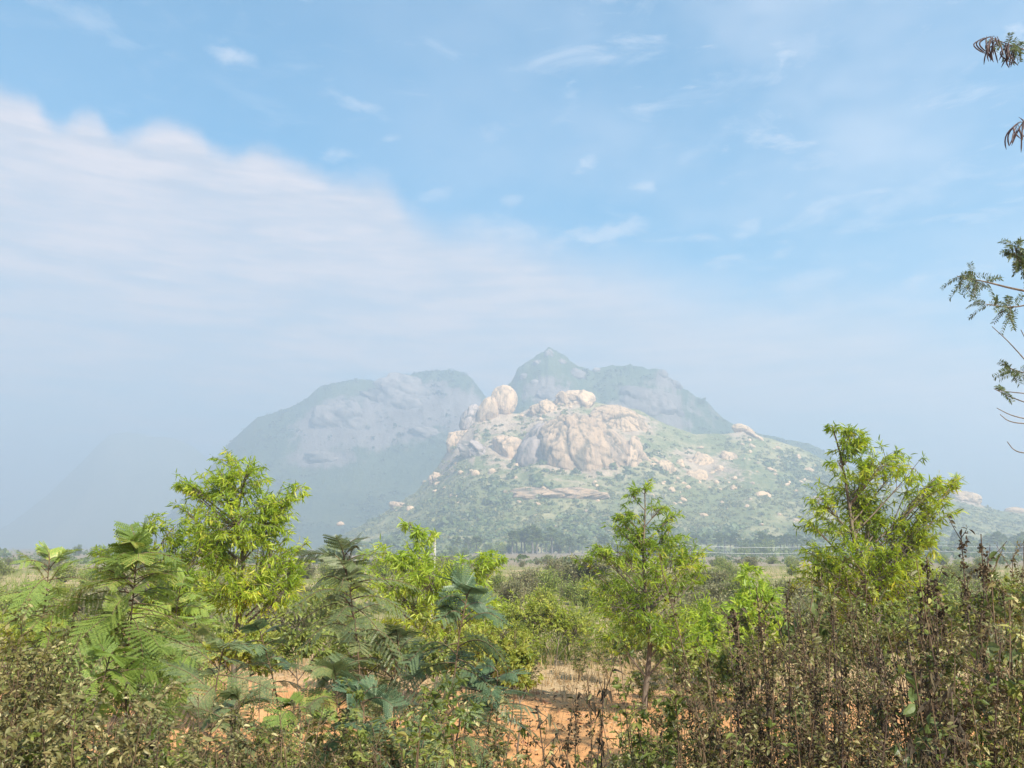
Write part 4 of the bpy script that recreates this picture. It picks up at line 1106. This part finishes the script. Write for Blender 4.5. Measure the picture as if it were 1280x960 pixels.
# ---------------------------------------------------------------- roadside weeds
def make_weed(seed, leafmat, h=1.7, stems=5, spread=.22, leaf=.026, shoots=9, leaves=9, seeds=0, stemmat='stem', template=OVATE, droop=.3, r=.006, low=.25, label_name='weed', seedsize=.02):
    def mk():
        rng = np.random.default_rng(seed)
        root = thing(label_name, '', 'weed')
        gs, gl, gd = Geo(), Geo(), Geo()
        for k in range(stems):
            a = rng.uniform(0, 6.28); hh = h * rng.uniform(.72, 1.03); sp = spread * rng.uniform(.2, 1.0)
            w = np.linspace(0, 1, 11)
            ph = rng.uniform(0, 6, 2)
            path = np.stack([sp * math.cos(a) * w ** 1.2 + .018 * np.sin(w * 7 + ph[0]) * w, sp * math.sin(a) * w ** 1.2 + .018 * np.sin(w * 8 + ph[1]) * w, hh * w], -1)
            tube(gs, path, np.linspace(r, r * .35, 11), 5)
            q = rng.uniform(low, 1.0, shoots); p0 = np.stack([np.interp(q, w, path[:, j]) for j in range(3)], -1)
            b = rng.uniform(0, 6.28, shoots); sl = rng.uniform(.06, .24, shoots) * (1.25 - .6 * q)
            dd = np.stack([np.cos(b) * .75, np.sin(b) * .75, rng.uniform(.4, 1.1, shoots)], -1); dd = norm(dd)
            p1 = p0 + dd * sl[:, None]; pm = (p0 + p1) / 2 + np.array([0, 0, -.01])
            w5 = np.linspace(0, 1, 4)[None, :, None]
            tubes(gs, (1 - w5) ** 2 * p0[:, None] + 2 * w5 * (1 - w5) * pm[:, None] + w5 ** 2 * p1[:, None], r * .4, r * .2)
            N = shoots * leaves; i = np.repeat(np.arange(shoots), leaves)
            t = rng.uniform(.15, 1.05, N)[:, None]
            pp = p0[i] * (1 - t) + p1[i] * t + rng.normal(0, .006, (N, 3))
            dl = norm(rng.normal(0, 1, (N, 3)) * [1, 1, .6]) + dd[i] * .3 + np.array([0, 0, -droop])
            gl.inst(template[0], template[1], pp, frames(dl, rng, roll=.5), leaf * rng.uniform(.35, 1.45, N), rng.uniform(0, 1, shoots)[i])
            if seeds:
                m = seeds
                q = rng.uniform(.62, 1.0, m); c = np.stack([np.interp(q, w, path[:, j]) for j in range(3)], -1)
                kk = np.repeat(np.arange(m), 12)
                pc = c[kk] + rng.normal(0, .009, (m * 12, 3))
                gd.inst(SCRAP[0], SCRAP[1], pc, frames(rng.normal(0, 1, (m * 12, 3)), rng), seedsize * .6 * rng.uniform(.5, 1.3, m * 12), rng.uniform(0, 1, m)[kk])
        gs.build('stems', M[stemmat], root, True)
        gl.build('foliage', M[leafmat], root)
        if seeds: gd.build('seed_heads', M['seed'], root)  # clusters of dry seed heads on the upper stems
        return root
    return mk
leafy = Stock([make_weed(101, 'weed_leaf', 1.5, 8, .32, .021, 20, 18, r=.004), make_weed(102, 'weed_brown', 1.4, 8, .34, .019, 21, 18, r=.0045), make_weed(103, 'weed_green', 1.4, 7, .34, .036, 16, 12, r=.004),
               make_weed(104, 'weed_green', 1.55, 6, .30, .030, 16, 14, r=.0045), make_weed(105, 'weed_brown', 1.5, 8, .32, .019, 19, 17, seeds=8, r=.004, seedsize=.014)])
stalky = Stock([make_weed(111, 'weed_brown', 1.75, 6, .24, .022, 15, 9, seeds=9, seedsize=.014, r=.005), make_weed(112, 'weed_brown', 1.8, 7, .22, .018, 17, 10, seeds=12, r=.005, seedsize=.015, stemmat='stem_dark'), make_weed(113, 'weed_green', 1.7, 5, .24, .030, 13, 9, seeds=4, r=.0045, seedsize=.012),
                make_weed(114, 'weed_leaf', 1.75, 7, .26, .02, 16, 9, seeds=7, r=.0045, seedsize=.014), make_weed(115, 'weed_brown', 1.8, 5, .2, .028, 12, 8, seeds=14, stemmat='stem_dark', r=.0055, seedsize=.016)])
dusty = Stock([make_weed(151, 'weed_leaf', 1.5, 8, .32, .022, 21, 18, r=.004), make_weed(152, 'weed_brown', 1.4, 8, .34, .020, 21, 18, r=.004, seeds=6, seedsize=.013), make_weed(153, 'weed_leaf', 1.45, 9, .34, .025, 19, 16, r=.004), make_weed(154, 'weed_green', 1.4, 7, .34, .036, 16, 11, r=.004)])
bare = Stock([make_weed(121, 'weed_brown', 1.7, 3, .16, .022, 9, 2, seeds=16, stemmat='stem_dark', r=.0055, seedsize=.018), make_weed(122, 'dry_leaf', 1.7, 4, .22, .024, 10, 2, seeds=10, stemmat='stem_dark', r=.005, seedsize=.016),
              make_weed(123, 'weed_brown', 1.7, 3, .2, .03, 8, 3, seeds=12, stemmat='stem', r=.006, seedsize=.018)])
rng = np.random.default_rng(2024)
def weed_at(stock, i, px, ptop, Y, label, group, h0, rz=None):
    t = P(px, ptop, Y); z0 = float(gz(t[0], Y)) - .03
    s = max(.35, (t[2] - z0) / h0)
    sx = s ** .5
    stock.put(i, label, group, (t[0], Y, z0), rng.uniform(0, 6.28) if rz is None else rz, (sx, sx, s), (rng.normal(0, .04), rng.normal(0, .05)))
def band(stock, n, xr, topf, Yr, jit, label, group, h0):
    for k in range(n):
        px = xr[0] + (xr[1] - xr[0]) * (k + rng.uniform(.1, .9)) / n
        weed_at(stock, int(rng.integers(5)), px, topf(px) + rng.normal(0, jit), rng.uniform(*Yr), label, group, h0)
band(dusty, 10, (-40, 110), lambda x: np.interp(x, [0, 60, 110], [785, 808, 850]), (3.3, 4.3), 16, 'dusty brown green weed in the thicket at the lower left', 'weeds in the lower left thicket', 1.45)
band(dusty, 6, (110, 270), lambda x: np.interp(x, [110, 180, 270], [865, 900, 900]), (3.3, 4.3), 20, 'dusty weed right of the lower left thicket', 'weeds right of the lower left thicket', 1.45)
band(dusty, 13, (-40, 300), lambda x: np.interp(x, [0, 100, 180, 300], [850, 880, 925, 930]), (2.7, 3.4), 18, 'dusty weed at the front of the lower left thicket', 'front weeds of the lower left thicket', 1.45)
band(leafy, 13, (290, 660), lambda x: np.interp(x, [290, 400, 520, 660], [915, 885, 862, 905]), (3.3, 4.4), 22, 'low leafy weed below the grey green and blue green saplings', 'weeds below the saplings', 1.45)
band(leafy, 11, (280, 660), lambda x: 926, (2.7, 3.4), 18, 'low weed at the very bottom below the saplings', 'front weeds below the saplings', 1.45)
band(leafy, 3, (690, 790), lambda x: np.interp(x, [690, 790], [955, 915]), (3.4, 4.6), 8, 'short weed in front of the red soil gap', 'weeds before the red soil gap', 1.45)
band(leafy, 8, (770, 920), lambda x: np.interp(x, [770, 850, 920], [885, 850, 800]), (3.4, 4.8), 26, 'leafy weed between the red soil gap and the right thicket', 'weeds beside the red soil gap', 1.45)
band(stalky, 16, (890, 1320), lambda x: np.interp(x, [890, 960, 1060, 1180, 1300], [790, 755, 745, 735, 715]), (4.0, 5.4), 34, 'tall brown stalky weed at the back of the right thicket', 'back weeds of the right thicket', 1.75)
band(stalky, 17, (870, 1320), lambda x: np.interp(x, [870, 960, 1060, 1300], [830, 795, 785, 765]), (3.2, 4.1), 36, 'brown stalky weed with dry seed heads in the right thicket', 'weeds of the right thicket', 1.75)
band(stalky, 11, (850, 1320), lambda x: np.interp(x, [850, 1000, 1300], [900, 865, 850]), (2.7, 3.2), 34, 'brown weed at the front of the right thicket', 'front weeds of the right thicket', 1.75)
band(bare, 9, (900, 1310), lambda x: np.interp(x, [900, 1060, 1310], [770, 745, 700]), (2.9, 4.2), 36, 'nearly bare dark brown stalk rising out of the right thicket', 'bare stalks in the right thicket', 1.7)
band(bare, 3, (640, 800), lambda x: np.interp(x, [640, 800], [885, 850]), (3.4, 4.6), 24, 'nearly bare dark stalk before the red soil gap', 'bare stalks before the red soil gap', 1.7)
band(bare, 4, (20, 330), lambda x: np.interp(x, [20, 330], [770, 850]), (3.4, 4.6), 24, 'nearly bare dark stalk among the left feathery saplings', 'bare stalks at the left', 1.7)
band(leafy, 5, (1150, 1330), lambda x: 790, (3.0, 4.4), 40, 'leafy green weed among the brown stalks at the right edge', 'leafy weeds at the right edge', 1.45)
low = [((-40, 230), 16, 'weeds on the bank behind the lower left thicket', 'low green weed on the bank behind the lower left thicket'),
       ((340, 640), 20, 'weeds on the bank behind the middle saplings', 'low green weed on the bank behind the middle saplings'),
       ((780, 1320), 26, 'weeds on the bank behind the right thicket', 'low green weed on the bank behind the right thicket')]
for xr, n, grp, lab in low:
    for k in range(n):
        Y = rng.uniform(4.8, 8.8); px = rng.uniform(*xr); x = P(px, 683, Y)[0]; sc_ = rng.uniform(.5, .85)
        leafy.put(int(rng.choice([0, 2, 2, 3, 1])), lab, grp, (x, Y, float(gz(x, Y)) - .03), rng.uniform(0, 6.28), (sc_ * 1.5, sc_ * 1.5, sc_ * .85), (0, 0))

for k in range(46):
    Y = rng.uniform(13.0, 21.0); px = rng.uniform(560, 960) if k < 34 else rng.uniform(-20, 560); x = P(px, 683, Y)[0]; sc_ = rng.uniform(.45, .8)
    leafy.put(int(rng.choice([2, 2, 3])), 'low green weed behind the red soil, before the scrub field', 'low weeds behind the red soil', (x, Y, float(gz(x, Y)) - .03), rng.uniform(0, 6.28), (sc_ * 2.2, sc_ * 2.2, sc_), (0, 0))

# single plants that stand out
def lone(maker, label, px, ptop, Y, h0, rz=0.0, tilt=(0, 0), cat=None):
    t = P(px, ptop, Y); z0 = float(gz(t[0], Y)) - .03
    r = maker(); s = (t[2] - z0) / h0
    r.location = (t[0], Y, z0); r.scale = (s ** .6, s ** .6, s); r.rotation_euler = (tilt[0], tilt[1], rz)
    tag(r, label, cat)
    return r
lone(make_weed(131, 'dry_leaf', 1.8, 3, .07, .022, 6, 5, seeds=34, stemmat='stem_dark', r=.006, low=.6, seedsize=.017), 'dark dried seed spike standing before the right acacia, left of two', 1153, 648, 4.2, 1.8)
lone(make_weed(132, 'dry_leaf', 1.8, 4, .12, .022, 6, 5, seeds=32, stemmat='stem_dark', r=.006, low=.6, seedsize=.017), 'dark dried seed spikes at the right flank of the right acacia, right of two', 1196, 650, 4.2, 1.8)
lone(make_weed(133, 'dry_leaf', 1.6, 2, .04, .03, 3, 3, seeds=28, stemmat='stem_dark', r=.005, low=.7, seedsize=.02), 'thin dark seed spike in front of the short grey post', 912, 702, 4.4, 1.6)
lone(make_weed(134, 'broad', 1.8, 5, .20, .048, 10, 6, stemmat='stem', template=BROAD, droop=.7, r=.007, low=.45), 'broad leaved weed with drooping dark leaves at the right edge', 1258, 690, 3.9, 1.8)
lone(make_weed(135, 'broad', 1.6, 3, .2, .045, 7, 5, stemmat='stem', template=BROAD, droop=.6, low=.5), 'broad leaved weed with a few pale leaves low in the right thicket', 1180, 800, 3.1, 1.6)
lone(make_weed(136, 'dry_leaf', 1.5, 4, .10, .034, 7, 6, stemmat='stem_dark', template=CURL, droop=1.0, low=.75), 'withered weed with curled black leaves in the right thicket', 1168, 838, 2.95, 1.5)
lone(make_weed(137, 'dry_leaf', 1.5, 3, .22, .03, 6, 4, stemmat='stem_dark', template=CURL, droop=.9, r=.006, low=.55), 'bare forked weed with a few black curled leaves before the red soil', 716, 815, 4.0, 1.5, rz=.6)
lone(make_weed(138, 'dry_leaf', 1.4, 2, .10, .028, 4, 4, seeds=18, stemmat='stem_dark', template=CURL, r=.005, low=.6, seedsize=.02), 'leaning dry weed with a dark seed head left of the red soil', 684, 868, 3.7, 1.4, tilt=(0, .12))
lone(make_weed(139, 'dry_leaf', 1.6, 1, .02, .04, 3, 4, seeds=24, stemmat='stem_dark', r=.005, low=.7, seedsize=.02), 'small dark seed spike at the far left beside the first feathery sapling', 78, 692, 5.2, 1.6, tilt=(0, .05))
lone(make_weed(140, 'broad', 1.8, 4, .2, .05, 9, 6, stemmat='stem', template=BROAD, droop=.5, r=.007, low=.4), 'leafy green weed standing before the left part of the right acacia', 1012, 712, 4.6, 1.8)
lone(make_weed(141, 'weed_leaf', 1.5, 3, .2, .035, 7, 4, seeds=8, low=.5), 'thin twiggy weed right of the centre trunk', 836, 842, 4.4, 1.5)

# ---------------------------------------------------------------- roadside tree reaching in from the right
def roadside_tree():
    rng = np.random.default_rng(9)
    Y = 5.2
    b = P(1560, 683, Y); base = np.array([b[0], Y, float(gz(b[0], Y)) - .05])
    root = thing('roadside_tree', 'dark feathery tree with hanging brown pods reaching in from the right edge', 'tree', tuple(base))
    g, gl = Geo(), Geo()
    w = np.linspace(0, 1, 12)[:, None]
    trunk = np.concatenate([w * np.array([.25, .1, 6.6])], 0) + np.stack([.08 * np.sin(w[:, 0] * 6), .05 * np.cos(w[:, 0] * 5), 0 * w[:, 0]], -1)
    tube(g, trunk, np.linspace(.085, .02, 12), 8)
    def limb(path_px, r0, Y0=Y, z_at=None):
        pts_ = [P(px, py, Y0) - base for px, py in path_px]
        z = z_at if z_at is not None else pts_[0][2] - .5
        st = np.array([np.interp(z, trunk[:, 2], trunk[:, k]) for k in range(3)])
        q = np.array([st] + pts_)
        # smooth by repeated midpoint cutting
        for _ in range(2):
            n = [q[0]]
            for a, c in zip(q[:-1], q[1:]): n += [a * .75 + c * .25, a * .25 + c * .75]
            q = np.array(n + [q[-1]])
        tube(g, q, np.linspace(r0, .002, len(q)), 5)
        return q
    def feather(p, d, L, pairs=11, ll=.026):
        wv = np.linspace(0, 1, 6); d = norm(np.asarray(d, float))
        path = p + d * (wv * L)[:, None] + np.array([0, 0, -.25 * L]) * (wv ** 2)[:, None]
        tube(g, path, np.linspace(.0014, .0006, 6), 3)
        t = np.linspace(.15, 1, pairs); pos = np.stack([np.interp(t, wv, path[:, k]) for k in range(3)], -1)
        side = norm(np.cross(d, rng.normal(0, .5, 3) + [0, 1.0, .2]))
        for s in (-1, 1):
            dd = np.tile(side * s + d * .45, (pairs, 1)) + rng.normal(0, .1, (pairs, 3))
            gl.inst(OVATE[0] * np.array([1, .75, 1]), OVATE[1], pos, frames(dd, rng, roll=.3), ll * rng.uniform(.8, 1.1, pairs))
    def spray(q, f0, f1, n, L=(.09, .16), down=.7):
        for k in range(n):
            t = rng.uniform(f0, f1) * (len(q) - 1); i = min(int(t), len(q) - 2)
            p = q[i] + (q[i + 1] - q[i]) * (t - i)
            feather(p, rng.normal(0, .8, 3) + np.array([-.15, 0, -down * rng.uniform(-.5, 1.3)]), rng.uniform(*L))
    # leafy branch
    a = limb([(1330, 372), (1270, 362), (1232, 352), (1196, 345)], .012)
    spray(a, .70, .97, 22)
    b_ = limb([(1330, 395), (1290, 380), (1262, 385), (1232, 380)], .009)
    spray(b_, .6, 1.0, 18)
    c = limb([(1330, 350), (1290, 345), (1272, 325), (1268, 306)], .008)
    spray(c, .45, .95, 34, (.06, .1), .2)
    d = limb([(1330, 480), (1300, 470), (1278, 466), (1262, 460)], .008)
    spray(d, .55, 1.0, 16, (.06, .12))
    # bare twigs
    for pth in ([(1340, 520), (1290, 460), (1262, 428), (1240, 408)], [(1340, 520), (1290, 506), (1262, 496), (1243, 486)], [(1340, 535), (1290, 525), (1265, 520), (1246, 510)],
                [(1340, 560), (1290, 530), (1262, 528), (1250, 518)], [(1340, 570), (1285, 567), (1268, 564), (1259, 552)], [(1330, 450), (1285, 430), (1276, 412)]):
        limb(pth, .006)
    s = limb([(1330, 500), (1285, 492), (1262, 490), (1250, 488)], .005); spray(s, .8, 1.0, 4, (.04, .07))
    # pods
    def pods(q, f0, f1, n):
        gp = Geo()
        for k in range(n):
            t = rng.uniform(f0, f1) * (len(q) - 1); i = min(int(t), len(q) - 2)
            p = q[i] + (q[i + 1] - q[i]) * (t - i) + rng.normal(0, .015, 3)
            L = rng.uniform(.10, .19); wv = np.linspace(0, 1, 8)
            dd = norm(np.array([rng.normal(-.12, .25), rng.normal(0, .25), -1.0]))
            kn = rng.normal(0, .03)
            path = p + dd * (wv * L)[:, None] + np.stack([kn * np.sin(wv * 3), 0 * wv, 0 * wv], -1) + np.stack([-.02 * np.sin(wv * 2.6), 0 * wv, .012 * np.sin(wv * 3)], -1)
            tube(gp, path, np.interp(wv, [0, .12, .3, .85, 1], [.0012, .002, .0046, .0046, .001]), 5)
        gp.build('pod_cluster', M['pod'], root, True)
    e = limb([(1340, 90), (1290, 66), (1262, 56), (1236, 46)], .008)
    pods(e, .66, 1.0, 30); spray(e, .55, .8, 16, (.07, .12), 1.0)
    f = limb([(1340, 190), (1300, 160), (1284, 152), (1273, 153)], .007)
    pods(f, .78, 1.0, 12)
    # rest of the crown, beyond the frame
    for k in range(46):
        z = rng.uniform(2.6, 6.4); st = np.array([np.interp(z, trunk[:, 2], trunk[:, j]) for j in range(3)])
        ang = rng.uniform(0, 6.28); Lb = rng.uniform(.7, 1.7)
        dv = np.array([math.cos(ang), math.sin(ang), rng.uniform(.1, .6)])
        if dv[0] < 0: dv[0] *= .35
        wv = np.linspace(0, 1, 7)[:, None]
        q = st + dv * wv * Lb + np.array([0, 0, -.2]) * wv ** 2
        tube(g, q, np.linspace(.012, .002, 7), 4)
        spray(q, .3, 1.0, 26, (.1, .2))
    g.build('trunk', M['bark'], root, True)
    gl.build('crown', M['road_leaf'], root)
roadside_tree()

# ---------------------------------------------------------------- grass (uncountable)
def grass(name, label, n, yr, hgt, mat, seed, xspan=.72, excl=None, clump=7):
    rng = np.random.default_rng(seed)
    m = n // clump
    y = np.exp(rng.uniform(math.log(yr[0]), math.log(yr[1]), m)); x = rng.uniform(-xspan, xspan, m) * y
    d = fbm(np.stack([x * .35, y * .35, 0 * x], -1), 3, seed=seed)
    k = d > rng.uniform(-.6, .3, m)
    if excl is not None: k &= ~excl(x, y)
    x, y = x[k], y[k]
    i = np.repeat(np.arange(len(x)), clump); N = len(i)
    X = x[i] + rng.normal(0, .06, N); Y = y[i] + rng.normal(0, .06, N)
    pos = np.stack([X, Y, gz(X, Y) - .02], -1)
    dr = np.stack([rng.normal(0, .3, N), rng.normal(0, .3, N), np.ones(N)], -1)
    T = strip_leaf([.016, .014, .009, .002], bend=.12, droop=.25)
    g = Geo(); g.inst(T[0], T[1], pos, frames(dr, rng, roll=.9), hgt * rng.uniform(.5, 1.3, N))
    tag(g.build(name, M[mat]), label, 'grass', kind='stuff')
M['bank_grass'] = leaf_mat('bank_grass_blade', [(0, (.10, .075, .035)), (.5, (.19, .15, .07)), (1, (.33, .29, .13))], .3)
grass('bank_grass', 'dry brown grass stalks among the roadside weeds', 9000, (2.6, 6.5), .75, 'bank_grass', 11, excl=lambda x, y: (x / y > .0) & (x / y < .12))
grass('dry_grass', 'tall dry straw coloured grass behind the red soil', 15000, (13.5, 23), .42, 'grass', 1)
grass('green_grass', 'olive green grass over the scrub field', 60000, (17, 120), .6, 'scrub_green', 2)
grass('stubble', 'thin short straw on the red soil', 5000, (8.5, 14), .22, 'grass', 3, excl=lambda x, y: (fbm(np.stack([x * .5, y * .5, 0 * x], -1), 2, seed=9) < .05))

def litter(name, label, n, yr, size, mat, seed):
    rng = np.random.default_rng(seed)
    y = rng.uniform(yr[0], yr[1], n); x = rng.uniform(-.7, .7, n) * y
    k = fbm(np.stack([x * .7, y * .7, 0 * x], -1), 4, seed=seed) > rng.uniform(-.4, .5, n)
    x, y = x[k], y[k]; N = len(x)
    d = rng.normal(0, 1, (N, 3)) * [1, 1, .25]
    g = Geo(); g.inst(CURL[0], CURL[1], np.stack([x, y, gz(x, y) + .01], -1), frames(d, rng, roll=.25), size * rng.uniform(.4, 1.3, N), rng.uniform(0, 1, N))
    tag(g.build(name, M[mat]), label, 'litter', kind='stuff')
litter('leaf_litter', 'brown leaf litter and twigs strewn over the red soil', 9000, (7, 17), .07, 'litter', 4)
litter('pale_litter', 'pale dry grass scraps strewn over the red soil', 7000, (7, 17), .06, 'grass', 6)
def pebbles():
    rng = np.random.default_rng(8); g = Geo(); v, f = ico(1)
    n = 2600; y = rng.uniform(7, 16, n); x = rng.uniform(-.7, .7, n) * y
    fr = np.stack([norm(rng.normal(0, 1, (n, 3))) for _ in range(3)], -1)
    g.inst(v, f, np.stack([x, y, gz(x, y) + .004], -1), fr, .022 * rng.lognormal(-.2, .5, n))
    tag(g.build('pebbles', M['soil_stone'], smooth=True), 'reddish pebbles and clods on the bare soil', 'pebbles', kind='stuff')
pebbles()
